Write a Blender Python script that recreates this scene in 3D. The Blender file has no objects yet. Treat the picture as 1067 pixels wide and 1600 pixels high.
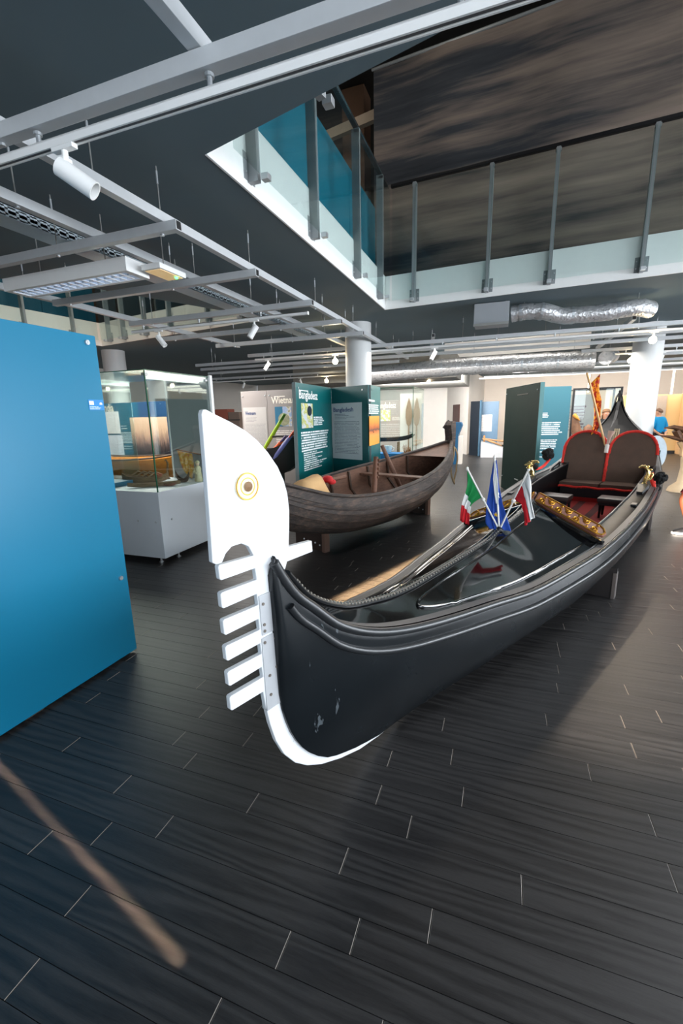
import bpy, bmesh, math, random
from mathutils import Matrix, Vector, Quaternion
random.seed(7)
PI = math.pi
S = bpy.context.scene
COL = S.collection
# ---------------------------------------------------------------- camera
cd = bpy.data.cameras.new('camera')
cd.sensor_fit = 'VERTICAL'; cd.sensor_height = 36.0; cd.sensor_width = 24.0
cd.lens = 679.6 * 36 / 1600
cd.clip_start = 0.05; cd.clip_end = 200
cam = bpy.data.objects.new('camera', cd); COL.objects.link(cam)
_r = Vector((0.939, 0.342, -0.021)); _d = Vector((0.054, -0.209, -0.976))
_r.normalize()
_d = (_d - _r * _d.dot(_r)).normalized(); _bk = _r.cross(-_d)
cam.matrix_world = Matrix(((_r.x, -_d.x, _bk.x, 0), (_r.y, -_d.y, _bk.y, 0), (_r.z, -_d.z, _bk.z, 1.7), (0, 0, 0, 1)))
S.camera = cam
# ---------------------------------------------------------------- light
W = bpy.data.worlds.new('daylight'); S.world = W; W.use_nodes = True
W.node_tree.nodes['Background'].inputs[0].default_value = (0.74, 0.85, 1.0, 1)
W.node_tree.nodes['Background'].inputs[1].default_value = 2.4
def lamp(name, kind, loc, energy, color, aim=None, **kw):
    l = bpy.data.lights.new(name, kind); l.energy = energy; l.color = color
    for k, v in kw.items(): setattr(l, k, v)
    o = bpy.data.objects.new(name, l); COL.objects.link(o); o.location = loc
    if aim is not None: o.rotation_euler = (Vector(aim) - Vector(loc)).to_track_quat('-Z', 'Y').to_euler()
    return o
lamp('sun', 'SUN', (4, -8, 4), 22.0, (1.0, 0.84, 0.7), aim=(4 + 0.37 * 10, -8 + 0.93 * 10, 4 - 2.4), angle=math.radians(0.7))
lamp('facade_daylight', 'AREA', (4.8, -3.5, 2.3), 330, (0.9, 0.95, 1.0), aim=(-1.5, 3.0, 1.3), shape='RECTANGLE', size=6.5, size_y=2.2)
lamp('right_window_daylight', 'AREA', (9.6, 5.6, 1.9), 900, (0.88, 0.94, 1.0), aim=(-2, 4.6, 0.9), shape='RECTANGLE', size=9, size_y=2.4)
lamp('hall_light', 'AREA', (-1.5, 11.0, 2.9), 520, (1.0, 0.95, 0.9), aim=(-1.5, 11.0, 0), shape='RECTANGLE', size=8, size_y=5)
lamp('far_hall_light', 'AREA', (3.5, 17.5, 3.0), 320, (1.0, 0.9, 0.78), aim=(3.5, 17.5, 0), shape='RECTANGLE', size=7, size_y=6)
lamp('back_hall_fill', 'AREA', (-2.2, 15.6, 2.7), 520, (1.0, 0.97, 0.94), aim=(-2.0, 20, 1.4), shape='RECTANGLE', size=4, size_y=1.0)  # added fill lamp that brightens the white wall at the back
lamp('left_hall_light', 'AREA', (-6.8, 7.2, 2.85), 300, (1.0, 0.96, 0.92), aim=(-6.8, 7.2, 0), shape='RECTANGLE', size=4, size_y=3.6)
lamp('far_wall_fill', 'AREA', (5.0, 20.0, 2.9), 120, (1.0, 0.9, 0.82), aim=(5.0, 24, 1.9), shape='RECTANGLE', size=9, size_y=.6)  # added fill brightening the far back wall, no fitting there
lamp('upper_hall_fill', 'AREA', (4.8, 6.0, 7.75), 300, (0.95, 0.97, 1.0), aim=(2.2, 6.6, 3.5), shape='RECTANGLE', size=4, size_y=1.2)  # added fill lamp for the banner, not a hall fitting
lamp('upper_back_fill', 'POINT', (-1.2, 6.6, 6.9), 22, (1.0, 0.93, 0.84), shadow_soft_size=.3)  # added point fill so the beam above the banner shows
lamp('rear_void_fill', 'AREA', (0.2, 12.4, 6.6), 120, (1.0, 0.96, 0.9), aim=(0.2, 14.6, 3.6), shape='RECTANGLE', size=3, size_y=1)  # added fill over the rear void to light its fascia
lamp('upper_left_light', 'AREA', (-7.0, 6.0, 7.0), 160, (1.0, 0.92, 0.82), aim=(-7, 8, 4), shape='RECTANGLE', size=3, size_y=2)
_sh = lamp('floor_patch_lamp', 'AREA', (-0.559, 5.368, 7.6), 110, (1.0, 0.66, 0.36), shape='RECTANGLE', size=4.0, size_y=.42, spread=math.radians(1.2))  # added narrow lamp makes the warm floor patch; the roof has no opening
_sh.rotation_euler = (0, 0, math.radians(70.13))
_st = lamp('floor_streak_lamp', 'AREA', (-1.75, 1.02, 2.9), .5, (1.0, 0.72, 0.5), shape='RECTANGLE', size=1.8, size_y=.02, spread=math.radians(1.0))  # added slit lamp draws the warm floor streak in place of sunlight
_st.rotation_euler = (0, 0, math.radians(-14))
S.view_settings.view_transform = 'Standard'; S.view_settings.look = 'None'
S.view_settings.exposure = 0.35; S.view_settings.gamma = 1.0; S.view_settings.use_curve_mapping = False
S.cycles.max_bounces = 8; S.cycles.transparent_max_bounces = 16
S.cycles.sample_clamp_indirect = 6.0; S.cycles.use_denoising = True
# ---------------------------------------------------------------- materials
def srgb(*c):
    f = lambda v: (v / 255 / 12.92) if v / 255 <= 0.04045 else ((v / 255 + 0.055) / 1.055) ** 2.4
    return tuple(f(v) for v in c) + (1,)
class NT:
    def __init__(s, name):
        s.m = bpy.data.materials.new(name); s.m.use_nodes = True; s.t = s.m.node_tree
        s.b = s.t.nodes['Principled BSDF']
    def n(s, t, **kw):
        x = s.t.nodes.new(t)
        for k, v in kw.items(): setattr(x, k, v)
        return x
    def L(s, a, b): s.t.links.new(a, b)
    def put(s, sock, v):
        if hasattr(v, 'is_output') or isinstance(v, bpy.types.NodeSocket): s.L(v, sock)
        else: sock.default_value = v
    def M(s, op, a, b=0.0, c=0.0):
        x = s.n('ShaderNodeMath', operation=op)
        for i, v in enumerate((a, b, c)): s.put(x.inputs[i], v)
        return x.outputs[0]
    def mix(s, f, a, b):
        x = s.n('ShaderNodeMix', data_type='RGBA')
        s.put(x.inputs[0], f); s.put(x.inputs[6], a); s.put(x.inputs[7], b)
        return x.outputs[2]
    def noise(s, vec, scale, detail=4, rough=0.55):
        x = s.n('ShaderNodeTexNoise'); x.inputs['Scale'].default_value = scale
        x.inputs['Detail'].default_value = detail; x.inputs['Roughness'].default_value = rough
        if vec is not None: s.L(vec, x.inputs['Vector'])
        return x.outputs['Fac']
    def coord(s, kind='Object', scale=(1, 1, 1), rot=(0, 0, 0)):
        c = s.n('ShaderNodeTexCoord'); mp = s.n('ShaderNodeMapping')
        s.L(c.outputs[kind], mp.inputs['Vector'])
        mp.inputs['Scale'].default_value = scale; mp.inputs['Rotation'].default_value = rot
        return mp.outputs[0]
    def pos(s, scale=(1, 1, 1), rot=(0, 0, 0)):
        c = s.n('ShaderNodeNewGeometry'); mp = s.n('ShaderNodeMapping')
        s.L(c.outputs['Position'], mp.inputs['Vector'])
        mp.inputs['Scale'].default_value = scale; mp.inputs['Rotation'].default_value = rot
        return mp.outputs[0]
    def ramp(s, f, stops):
        x = s.n('ShaderNodeValToRGB'); e = x.color_ramp.elements
        while len(e) < len(stops): e.new(0.5)
        for i, (p, c) in enumerate(stops): e[i].position = p; e[i].color = c
        s.put(x.inputs[0], f); return x.outputs[0]
    def color(s, v): s.put(s.b.inputs['Base Color'], v)
    def rough(s, v): s.put(s.b.inputs['Roughness'], v)
    def metal(s, v): s.put(s.b.inputs['Metallic'], v)
    def bump(s, h, strength=0.3, dist=0.01):
        x = s.n('ShaderNodeBump'); x.inputs['Strength'].default_value = strength; x.inputs['Distance'].default_value = dist
        s.L(h, x.inputs['Height']); s.L(x.outputs[0], s.b.inputs['Normal'])
def sc(c, k): return (c[0] * k, c[1] * k, c[2] * k, 1)
def plain(name, rgb, rough=0.5, metal=0.0, vary=0.12, scale=14.0, bump=0.0, spec=None):
    t = NT(name); c = srgb(*rgb); n = t.noise(t.coord('Object'), scale)
    t.color(t.mix(n, sc(c, 1 - vary), sc(c, 1 + vary))); t.metal(metal)
    t.rough(t.M('ADD', t.M('MULTIPLY', n, 0.12), rough - 0.06))
    if bump: t.bump(n, bump, 0.005)
    if spec is not None: t.b.inputs['Specular IOR Level'].default_value = spec
    return t.m
def emit(name, rgb, strength):
    t = NT(name); c = srgb(*rgb); t.color(c)
    t.put(t.b.inputs['Emission Color'], c); t.b.inputs['Emission Strength'].default_value = strength
    return t.m
def glass(name, tint=(0.93, 0.97, 0.95), refl=0.1):
    t = NT(name); t.t.nodes.remove(t.b); o = t.t.nodes['Material Output']
    tr = t.n('ShaderNodeBsdfTransparent'); tr.inputs[0].default_value = tint + (1,)
    gl = t.n('ShaderNodeBsdfGlossy'); gl.inputs['Roughness'].default_value = 0.02; gl.inputs[0].default_value = (0.9, 0.95, 0.95, 1)
    fr = t.n('ShaderNodeFresnel'); fr.inputs['IOR'].default_value = 1.5
    n = t.noise(t.coord('Object'), 3.0)
    mx = t.n('ShaderNodeMixShader')
    t.L(t.M('ADD', t.M('MULTIPLY', fr.outputs[0], 0.3), t.M('MULTIPLY', n, refl * 0.15)), mx.inputs[0])
    t.L(tr.outputs[0], mx.inputs[1]); t.L(gl.outputs[0], mx.inputs[2]); t.L(mx.outputs[0], o.inputs[0])
    return t.m
def woodmat(name, a, b, rough=0.6, stretch=(2, 30, 30), bump=0.4, pos=False):
    t = NT(name); v = t.coord('Object', stretch) if not pos else t.pos(stretch)
    n = t.noise(v, 1.6, 8, 0.65); n2 = t.noise(t.coord('Object'), 2.2, 4)
    f = t.M('ADD', t.M('MULTIPLY', n, 0.75), t.M('MULTIPLY', n2, 0.35))
    t.color(t.ramp(f, [(0.3, srgb(*a)), (0.75, srgb(*b))]))
    t.rough(t.M('ADD', t.M('MULTIPLY', n, 0.25), rough - 0.12)); t.bump(n, bump, 0.006)
    return t.m
def printmat(name, bg, fg, lines, words=9.0, fill=0.5, ragged=0.25, seed=0.0, rough=0.5):
    """rows of unreadably small print on a flat board, from the quad's own UV"""
    t = NT(name); c = t.n('ShaderNodeTexCoord'); sx = t.n('ShaderNodeSeparateXYZ'); t.L(c.outputs['UV'], sx.inputs[0])
    u, v = sx.outputs[0], sx.outputs[1]
    vn = t.M('MULTIPLY', v, lines); row = t.M('FLOOR', vn); fr = t.M('FRACT', vn)
    cb = t.n('ShaderNodeCombineXYZ'); t.L(t.M('MULTIPLY', u, words * 3), cb.inputs[0]); t.L(t.M('MULTIPLY', row, 3.71), cb.inputs[1]); cb.inputs[2].default_value = seed
    w = t.M('GREATER_THAN', t.noise(cb.outputs[0], 1.0, 2), 0.40)
    wn = t.n('ShaderNodeTexWhiteNoise', noise_dimensions='1D'); t.L(t.M('ADD', row, seed), wn.inputs['W'])
    end = t.M('LESS_THAN', u, t.M('SUBTRACT', 1.0, t.M('MULTIPLY', wn.outputs['Value'], ragged)))
    a = t.M('MULTIPLY', t.M('LESS_THAN', fr, fill), t.M('MULTIPLY', w, end))
    t.color(t.mix(a, srgb(*bg), srgb(*fg))); t.rough(rough)
    return t.m
STEEL = plain('brushed_aluminium', (196, 200, 203), 0.36, 0.75, 0.06, 30)
STEELD = plain('grey_painted_steel', (140, 144, 146), 0.4, 0.15)
WHITE = plain('white_paint', (236, 236, 234), 0.45, 0, 0.03)
COLW = plain('column_paint', (208, 209, 208), 0.6, 0, 0.03, 3)
WALLW = plain('white_plaster', (226, 221, 214), 0.8, 0, 0.04, 3)
BEIGE = plain('beige_plaster', (214, 190, 160), 0.8, 0, 0.06, 2)
BLACKM = plain('black_metal', (26, 26, 28), 0.4, 0.2)
BLACKP = plain('black_paint', (16, 17, 19), 0.5)
ROD = plain('galvanised_rod', (150, 150, 146), 0.4, 0.7)
GOLD = plain('gilding', (214, 160, 62), 0.3, 0.9, 0.2, 40)
RUBBER = plain('dark_rubber', (22, 22, 22), 0.7)
GREYP = plain('grey_laminate', (152, 156, 160), 0.5, 0, 0.05, 4)
GLASS = glass('clear_glass'); GLASSG = glass('railing_glass', (0.93, 0.97, 0.965), 0.06)
GEDGE = plain('green_glass_edge', (30, 92, 70), 0.15)
# ---------------------------------------------------------------- helpers
WM = {}
def wm(o): return WM.get(o.name, Matrix.Identity(4))
def tag(o, label=None, cat=None, group=None, kind=None):
    if label: o['label'] = label
    if cat: o['category'] = cat
    if group: o['group'] = group
    if kind: o['kind'] = kind
    return o
def thing(name, label, cat, loc=(0, 0, 0), rz=0.0, group=None):
    o = bpy.data.objects.new(name, None); COL.objects.link(o); o.empty_display_size = 0.1
    o.matrix_world = Matrix.Translation(loc) @ Matrix.Rotation(rz, 4, 'Z'); WM[o.name] = o.matrix_world.copy()
    return tag(o, label, cat, group)
class MB:
    def __init__(s): s.v = []; s.f = []; s.mi = []; s.uv = {}; s.cur = 0
    def _add(s, vs, fs, T=None):
        n = len(s.v); s.v += [(T @ Vector(p)) if T else Vector(p) for p in vs]
        for f in fs: s.f.append([i + n for i in f]); s.mi.append(s.cur)
        return s
    def box(s, c, d, R=None, b=0.0):
        c = Vector(c); T = Matrix.Translation(c) @ (R.to_4x4() if R else Matrix.Identity(4))
        x, y, z = d[0] / 2, d[1] / 2, d[2] / 2
        if b:
            bm = bmesh.new(); bmesh.ops.create_cube(bm, size=1, matrix=Matrix.Diagonal((d[0], d[1], d[2], 1)))
            bmesh.ops.bevel(bm, geom=bm.edges[:], offset=b, segments=2, affect='EDGES', profile=0.7)
            bm.verts.index_update(); vs = [v.co.copy() for v in bm.verts]; fs = [[v.index for v in f.verts] for f in bm.faces]; bm.free()
            return s._add(vs, fs, T)
        vs = [(-x, -y, -z), (x, -y, -z), (x, y, -z), (-x, y, -z), (-x, -y, z), (x, -y, z), (x, y, z), (-x, y, z)]
        return s._add(vs, [(0, 3, 2, 1), (4, 5, 6, 7), (0, 1, 5, 4), (1, 2, 6, 5), (2, 3, 7, 6), (3, 0, 4, 7)], T)
    def bar(s, a, b, w, h, up=(0, 0, 1), bev=0.0):
        a, b = Vector(a), Vector(b); d = b - a; x = d.normalized(); y = Vector(up).cross(x)
        if y.length < 1e-4: y = Vector((1, 0, 0)).cross(x)
        y.normalize(); z = x.cross(y)
        return s.box((a + b) / 2, (d.length, w, h), Matrix((x, y, z)).transposed(), bev)
    def tube(s, pts, r, n=8, closed=False, caps=True, flat=1.0):
        P_ = [Vector(p) for p in pts]; m = len(P_); rs = r if isinstance(r, (list, tuple)) else [r] * m
        vs, fs = [], []; nv = None
        for i in range(m):
            if closed: t = P_[(i + 1) % m] - P_[i - 1]
            else: t = P_[min(i + 1, m - 1)] - P_[max(i - 1, 0)]
            t.normalize()
            if nv is None:
                nv = Vector((0, 0, 1)) - t * t.z
                if nv.length < 1e-3: nv = Vector((1, 0, 0)) - t * t.x
            else: nv = nv - t * nv.dot(t)
            nv.normalize(); bv = t.cross(nv)
            for k in range(n):
                a = 2 * PI * k / n; vs.append(P_[i] + (nv * math.cos(a) * flat + bv * math.sin(a)) * rs[i])
        for i in range(m if closed else m - 1):
            for k in range(n):
                j = (i + 1) % m; fs.append((i * n + k, i * n + (k + 1) % n, j * n + (k + 1) % n, j * n + k))
        if caps and not closed:
            fs.append(tuple(range(n - 1, -1, -1))); fs.append(tuple((m - 1) * n + k for k in range(n)))
        return s._add(vs, fs)
    def lathe(s, prof, n=16, T=None):
        """profile of (radius, z) turned about z"""
        vs, fs = [], []
        for r, z in prof:
            for k in range(n): vs.append((r * math.cos(2 * PI * k / n), r * math.sin(2 * PI * k / n), z))
        for i in range(len(prof) - 1):
            for k in range(n): fs.append((i * n + k, i * n + (k + 1) % n, (i + 1) * n + (k + 1) % n, (i + 1) * n + k))
        fs.append(tuple(range(n - 1, -1, -1))); fs.append(tuple((len(prof) - 1) * n + k for k in range(n)))
        return s._add(vs, fs, T)
    def ball(s, c, r, n=8, sq=(1, 1, 1)):
        pr = [(max(1e-4, math.sin(PI * i / n)), -math.cos(PI * i / n)) for i in range(n + 1)]
        return s.lathe(pr, n + 2, Matrix.Translation(c) @ Matrix.Diagonal((r * sq[0], r * sq[1], r * sq[2], 1)))
    def prism(s, poly, o, u, v, t):
        """2-D outline in the plane (o; u, v), thickness t centred along u x v"""
        o, u, v = Vector(o), Vector(u), Vector(v); w = u.cross(v).normalized() * (t / 2); n = len(poly)
        vs = [o + u * a + v * b + w for a, b in poly] + [o + u * a + v * b - w for a, b in poly]
        fs = [tuple(range(n)), tuple(range(2 * n - 1, n - 1, -1))] + [(i, n + i, n + (i + 1) % n, (i + 1) % n) for i in range(n)]
        return s._add(vs, fs)
    def grid(s, G_, uvs=False):
        a, b = len(G_), len(G_[0]); n0 = len(s.v); vs = [p for row in G_ for p in row]; fs = []
        for i in range(a - 1):
            for j in range(b - 1): fs.append((i * b + j, i * b + j + 1, (i + 1) * b + j + 1, (i + 1) * b + j))
        s._add(vs, fs)
        if uvs:
            for i in range(a):
                for j in range(b): s.uv[n0 + i * b + j] = (j / (b - 1), 1 - i / (a - 1))
        return s
    def quad(s, o, u, v):
        """a thin printed sheet, UV 0..1"""
        o, u, v = Vector(o), Vector(u), Vector(v); n0 = len(s.v)
        s._add([o, o + u, o + u + v, o + v], [(0, 1, 2, 3)])
        for i, q in enumerate(((0, 0), (1, 0), (1, 1), (0, 1))): s.uv[n0 + i] = q
        return s
    def build(s, name, mat, parent=None, label=None, local=False, smooth=None, base=None, kind=None):
        me = bpy.data.meshes.new(name)
        T = None
        if parent is not None and not local: T = wm(parent).inverted()
        elif parent is None and base is not None: T = Matrix.Translation(-Vector(base))
        me.from_pydata([tuple(T @ p) if T else tuple(p) for p in s.v], [], s.f)
        for m in (mat if isinstance(mat, (list, tuple)) else [mat]): me.materials.append(m)
        if isinstance(mat, (list, tuple)): me.polygons.foreach_set('material_index', s.mi)
        if s.uv:
            l = me.uv_layers.new(name='uv')
            for lp in me.loops: l.data[lp.index].uv = s.uv.get(lp.vertex_index, (0, 0))
        if smooth:
            me.polygons.foreach_set('use_smooth', [True] * len(me.polygons)); me.set_sharp_from_angle(angle=math.radians(smooth))
        me.update()
        o = bpy.data.objects.new(name, me); COL.objects.link(o)
        if parent is not None: o.parent = parent; WM[o.name] = wm(parent)
        elif base is not None: o.location = base; WM[o.name] = Matrix.Translation(base)
        return tag(o, label, kind=kind)
def struct(name, mb, mat, parent=None, smooth=None):
    o = mb.build(name, mat, parent, smooth=smooth)
    if parent is None: o['kind'] = 'structure'
    return o
def copy_tree(o, parent=None):
    c = o.copy(); COL.objects.link(c)
    if parent is not None: c.parent = parent
    for ch in list(o.children): copy_tree(ch, c)
    return c
def lettering(parent, txt, o, u, v, size, mat, width=None, name='lettering', off=0.002, depth=0.0006, bold=0.0):
    """flat raised letters: baseline starts at o, runs along u, up along v"""
    cu = bpy.data.curves.new(name, 'FONT'); cu.body = txt; cu.size = size; cu.extrude = depth; cu.resolution_u = 2; cu.offset = bold * size
    tmp = bpy.data.objects.new(name, cu); me = bpy.data.meshes.new_from_object(tmp)
    bpy.data.objects.remove(tmp); bpy.data.curves.remove(cu)
    u, v = Vector(u).normalized(), Vector(v).normalized(); w = u.cross(v)
    xs = [p.co.x for p in me.vertices] or [0, 1]; k = (width / max(xs)) if width else 1.0
    T = wm(parent).inverted() @ Matrix.Translation(Vector(o) + w * off) @ Matrix(((u.x, v.x, w.x, 0), (u.y, v.y, w.y, 0), (u.z, v.z, w.z, 0), (0, 0, 0, 1))) @ Matrix.Diagonal((k, 1, 1, 1))
    me.transform(T); me.materials.clear(); me.materials.append(mat); me.name = name
    ob = bpy.data.objects.new(name, me); COL.objects.link(ob); ob.parent = parent; WM[ob.name] = wm(parent)
    return ob
def lerp(x, X, Y):
    if x <= X[0]: return Y[0]
    for i in range(len(X) - 1):
        if x <= X[i + 1]:
            t = (x - X[i]) / (X[i + 1] - X[i]); return Y[i] + (Y[i + 1] - Y[i]) * t
    return Y[-1]
def smooth_table(X, Y):
    """monotone-ish cubic through a table"""
    def f(x):
        if x <= X[0]: return Y[0]
        if x >= X[-1]: return Y[-1]
        for i in range(len(X) - 1):
            if x <= X[i + 1]: break
        h = X[i + 1] - X[i]; t = (x - X[i]) / h
        d = lambda k: 0 if k < 0 or k >= len(X) - 1 else (Y[k + 1] - Y[k]) / (X[k + 1] - X[k])
        def m(k):
            if k == 0: return d(0)
            if k == len(X) - 1: return d(k - 1)
            a, b = d(k - 1), d(k)
            return 0 if a * b <= 0 else 2 * a * b / (a + b)
        a, b = m(i) * h, m(i + 1) * h
        return Y[i] * (2 * t**3 - 3 * t**2 + 1) + a * (t**3 - 2 * t**2 + t) + Y[i + 1] * (3 * t**2 - 2 * t**3) + b * (t**3 - t**2)
    return f
# ================================================================ FLOOR
t = NT('charred_oak'); g = t.n('ShaderNodeNewGeometry'); rnd = g.outputs['Random Per Island']
cb = t.n('ShaderNodeVectorMath', operation='ADD'); t.L(t.pos((1.1, 13, 1)), cb.inputs[0])
cx = t.n('ShaderNodeCombineXYZ'); t.L(t.M('MULTIPLY', rnd, 37.0), cx.inputs[0]); t.L(t.M('MULTIPLY', rnd, 11.0), cx.inputs[1]); t.L(cx.outputs[0], cb.inputs[1])
wv = t.n('ShaderNodeTexWave', bands_direction='Y'); t.L(cb.outputs[0], wv.inputs['Vector'])
for k, v in (('Scale', 0.5), ('Distortion', 14.0), ('Detail', 3.0), ('Detail Scale', 1.2)): wv.inputs[k].default_value = v
n2a = t.noise(cb.outputs[0], 6, 6, 0.7); fm = t.n('ShaderNodeMapping'); t.L(cb.outputs[0], fm.inputs[0]); fm.inputs['Scale'].default_value = (5, 5, 1); n2b = t.noise(fm.outputs[0], 5, 5, .7); n2 = t.M('ADD', t.M('MULTIPLY', n2a, .55), t.M('MULTIPLY', n2b, .45))
f = t.M('ADD', t.M('MULTIPLY', wv.outputs['Fac'], 0.2), t.M('MULTIPLY', n2, 0.8))
base = t.ramp(f, [(0.3, (0.008, 0.0076, 0.008, 1)), (0.72, (0.038, 0.036, 0.0355, 1))])
k = t.M('ADD', 0.6, t.M('MULTIPLY', rnd, 0.75))
vm = t.n('ShaderNodeVectorMath', operation='SCALE'); t.L(base, vm.inputs[0]); t.L(k, vm.inputs['Scale'])
t.color(vm.outputs[0]); t.rough(t.M('ADD', 0.28, t.M('MULTIPLY', f, 0.25))); t.bump(f, 0.25, 0.004)
t.b.inputs['Specular IOR Level'].default_value = 0.55
OAK = t.m
JOINT = plain('oak_end_glint', (126, 118, 110), 0.5)  # pale tone paints in the light caught on plank end chamfers
DARK = plain('dark_subfloor', (10, 10, 10), 0.9)
floor = struct('floor', MB().box((-1, 9.5, -0.03), (26, 31, 0.04)), DARK)
PW, PL, Y0 = 0.1129, 1.127, 0.7714
def plank_mesh(mb, x, y, L=PL, w=PW):
    a, b, e, c = 0.001, L - 0.001, 0.0022, 0.0011
    y0, y1, z = y + c, y + w - c, 0.0
    n = len(mb.v)
    mb.cur = 0
    mb._add([(x + a + e, y0, z), (x + b - e, y0, z), (x + b - e, y1, z), (x + a + e, y1, z), (x + a + e, y0, -.012), (x + b - e, y0, -.012), (x + b - e, y1, -.012), (x + a + e, y1, -.012),
             (x + a, y0, -.0016), (x + a, y1, -.0016), (x + b, y0, -.0016), (x + b, y1, -.0016)],
            [(0, 1, 2, 3), (0, 4, 5, 1), (2, 6, 7, 3)])
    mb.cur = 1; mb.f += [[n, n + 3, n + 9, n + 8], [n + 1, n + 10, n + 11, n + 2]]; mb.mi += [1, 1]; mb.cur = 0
KNOWN = {-2: .935, -1: .427, 0: .897, 1: .546, 2: .755, 3: .987, 4: .635, 5: .157, 6: .848, 7: .684, 8: 1.048, 9: .68, 10: .975, 11: .482, 12: .905, 13: .716, 14: .321, 15: .716, 16: .917, 17: .412, 18: .808, 19: .439, 20: .05, 21: .472}
one = MB(); plank_mesh(one, 0, 0)
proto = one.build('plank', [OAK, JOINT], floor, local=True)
first = True; rest = MB(); npl = 0
for r in range(-30, 205):
    off = KNOWN.get(r, random.random() * PL); y = Y0 + r * PW
    near = -3 <= r <= 46
    xl, xr = -0.45 - y * 1.02, 0.62 + y * 0.36
    for i in range(-12, 12):
        x = off - 2 * PL + i * PL if False else off + i * PL
        if x > 12 or x < -13: continue
        if near and x + PL > max(xl, -2.75) and x < xr and npl < 295:
            o = proto if first else proto.copy()
            if not first: COL.objects.link(o); o.parent = floor
            first = False; npl += 1; o.location = (x, y, 0)
        else: plank_mesh(rest, x, y)
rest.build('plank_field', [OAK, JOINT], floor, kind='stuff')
# ================================================================ CEILING SLAB
SLATE = plain('slate_ceiling_paint', (86, 103, 110), 0.75, 0, 0.1, 2)
ZC, ZU = 3.45, 3.95
V1 = [(-2.0, 2.89), (-2.0, 7.74), (7.0, 7.03), (7.0, 0.72)]
V2 = [(-9.6, 4.1), (-9.07, 8.37), (-4.09, 7.49), (-5.6, 4.1)]
V3 = [(-1.9, 11.2), (-1.9, 15.0), (2.2, 14.75), (2.2, 11.2)]
def slab(outer, holes, z0, z1):
    bm = bmesh.new(); eds = []
    for loop in [outer] + holes:
        vs = [bm.verts.new((x, y, z0)) for x, y in loop]
        eds += [bm.edges.new((vs[i], vs[(i + 1) % len(vs)])) for i in range(len(vs))]
    bmesh.ops.triangle_fill(bm, edges=eds, use_beauty=True)
    mb = MB(); bm.verts.index_update()
    vs = [v.co.copy() for v in bm.verts]; fs = [[v.index for v in f.verts] for f in bm.faces]; bm.free()
    mb._add(vs, fs); mb._add([v + Vector((0, 0, z1 - z0)) for v in vs], fs)
    for loop in [outer] + holes:
        for i in range(len(loop)):
            a, b = loop[i], loop[(i + 1) % len(loop)]
            mb._add([(a[0], a[1], z0), (b[0], b[1], z0), (b[0], b[1], z1), (a[0], a[1], z1)], [(0, 1, 2, 3)])
    return mb
struct('ceiling', slab([(-13, -4.2), (11, -4.2), (11, 24.5), (-13, 24.5)], [V1, V2, V3], ZC, ZU), SLATE)
def strip(a, b, off, z0, z1, th):
    """upright board along a->b, pushed off to the left by off"""
    a, b = Vector((a[0], a[1], 0)), Vector((b[0], b[1], 0)); d = (b - a).normalized(); n = Vector((-d.y, d.x, 0)) * off
    return MB().bar(a + n + Vector((0, 0, (z0 + z1) / 2)), b + n + Vector((0, 0, (z0 + z1) / 2)), th, z1 - z0, bev=0.004)
struct('trim_1', strip(V1[0], V1[1], -0.011, ZC - .004, ZU + .01, .02), WHITE)
struct('trim_2', strip(V1[1], V1[2], -0.011, ZC - .004, ZU + .01, .02), WHITE)
struct('trim_3', strip(V2[0], V2[1], -0.011, ZC - .004, ZU + .01, .02), WALLW)
struct('trim_4', strip(V2[1], V2[2], -0.011, ZC - .004, ZU + .01, .02), WALLW)
struct('trim_5', strip(V3[1], V3[2], -0.011, ZC - .004, ZU - .05, .02), WALLW)
# ================================================================ WALLS
DWALL = plain('dark_brown_upper_wall', (74, 58, 46), 0.85, 0, 0.15, 2)
UDARK = plain('upper_hall_black', (40, 37, 35), 0.8)
struct('wall_left', MB().box((-12.9, 8, 1.72), (.2, 32, 3.44)), WALLW)
struct('wall_back', MB().box((5, 24.2, 1.72), (13, .2, 3.44)), plain('pale_cream_plaster', (234, 222, 208), .8, 0, .04, 2))
struct('wall_back_left', MB().prism([(-1.4, 19.26), (-2.55, 21.6), (-2.55, 24.1), (-1.0, 24.1)], (0, 0, 1.72), (1, 0, 0), (0, 1, 0), 3.44), WALLW)
struct('wall_far_left', MB().box((-7.6, 21.7, 1.72), (10.2, .2, 3.44)), WALLW)
struct('wall_right', MB().box((10.9, 17, 1.72), (.2, 15, 3.44)), BEIGE)
struct('wall_upper_back', MB().box((-1, 15.4, 5.9), (24, .2, 3.9)), DWALL)
struct('wall_upper_left', MB().box((-12.9, 5.6, 5.9), (.2, 20, 3.9)), DWALL)
struct('ceiling_upper', MB().box((-1, 5.6, 7.9), (24, 20, .1)), UDARK)
struct('wall_upper_front', MB().box((-1, -4.1, 5.9), (24, .2, 3.9)), UDARK)
struct('wall_upper_right', MB().box((10.9, 5.6, 5.9), (.2, 20, 3.9)), UDARK)
struct('wall_sun_mask', MB().box((-7.61, -4.1, 1.72), (10.8, .2, 3.44)).box((4.4, -4.1, .8), (13.2, .2, 1.6)), WALLW)  # unseen wall and sill, added and shaped to bound the sunlit floor
struct('trim_6', MB().box((-4.1, 16.6, 3.11), (5.4, 5.3, .66)), plain('bulkhead_grey', (150, 148, 142), .7))
dr = struct('door_1', MB().box((0, 0, 1.05), (.06, .75, 2.1)), plain('dark_red_door', (66, 30, 26), .5))
dr.location = (-1.99, 20.43, 0); dr.rotation_euler = (0, 0, math.atan2(2.34, -1.15) - PI / 2)
MB().box((.05, .25, 1.05), (.04, .03, .14), b=.008).build('door_handle', STEEL, dr, local=True)
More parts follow.
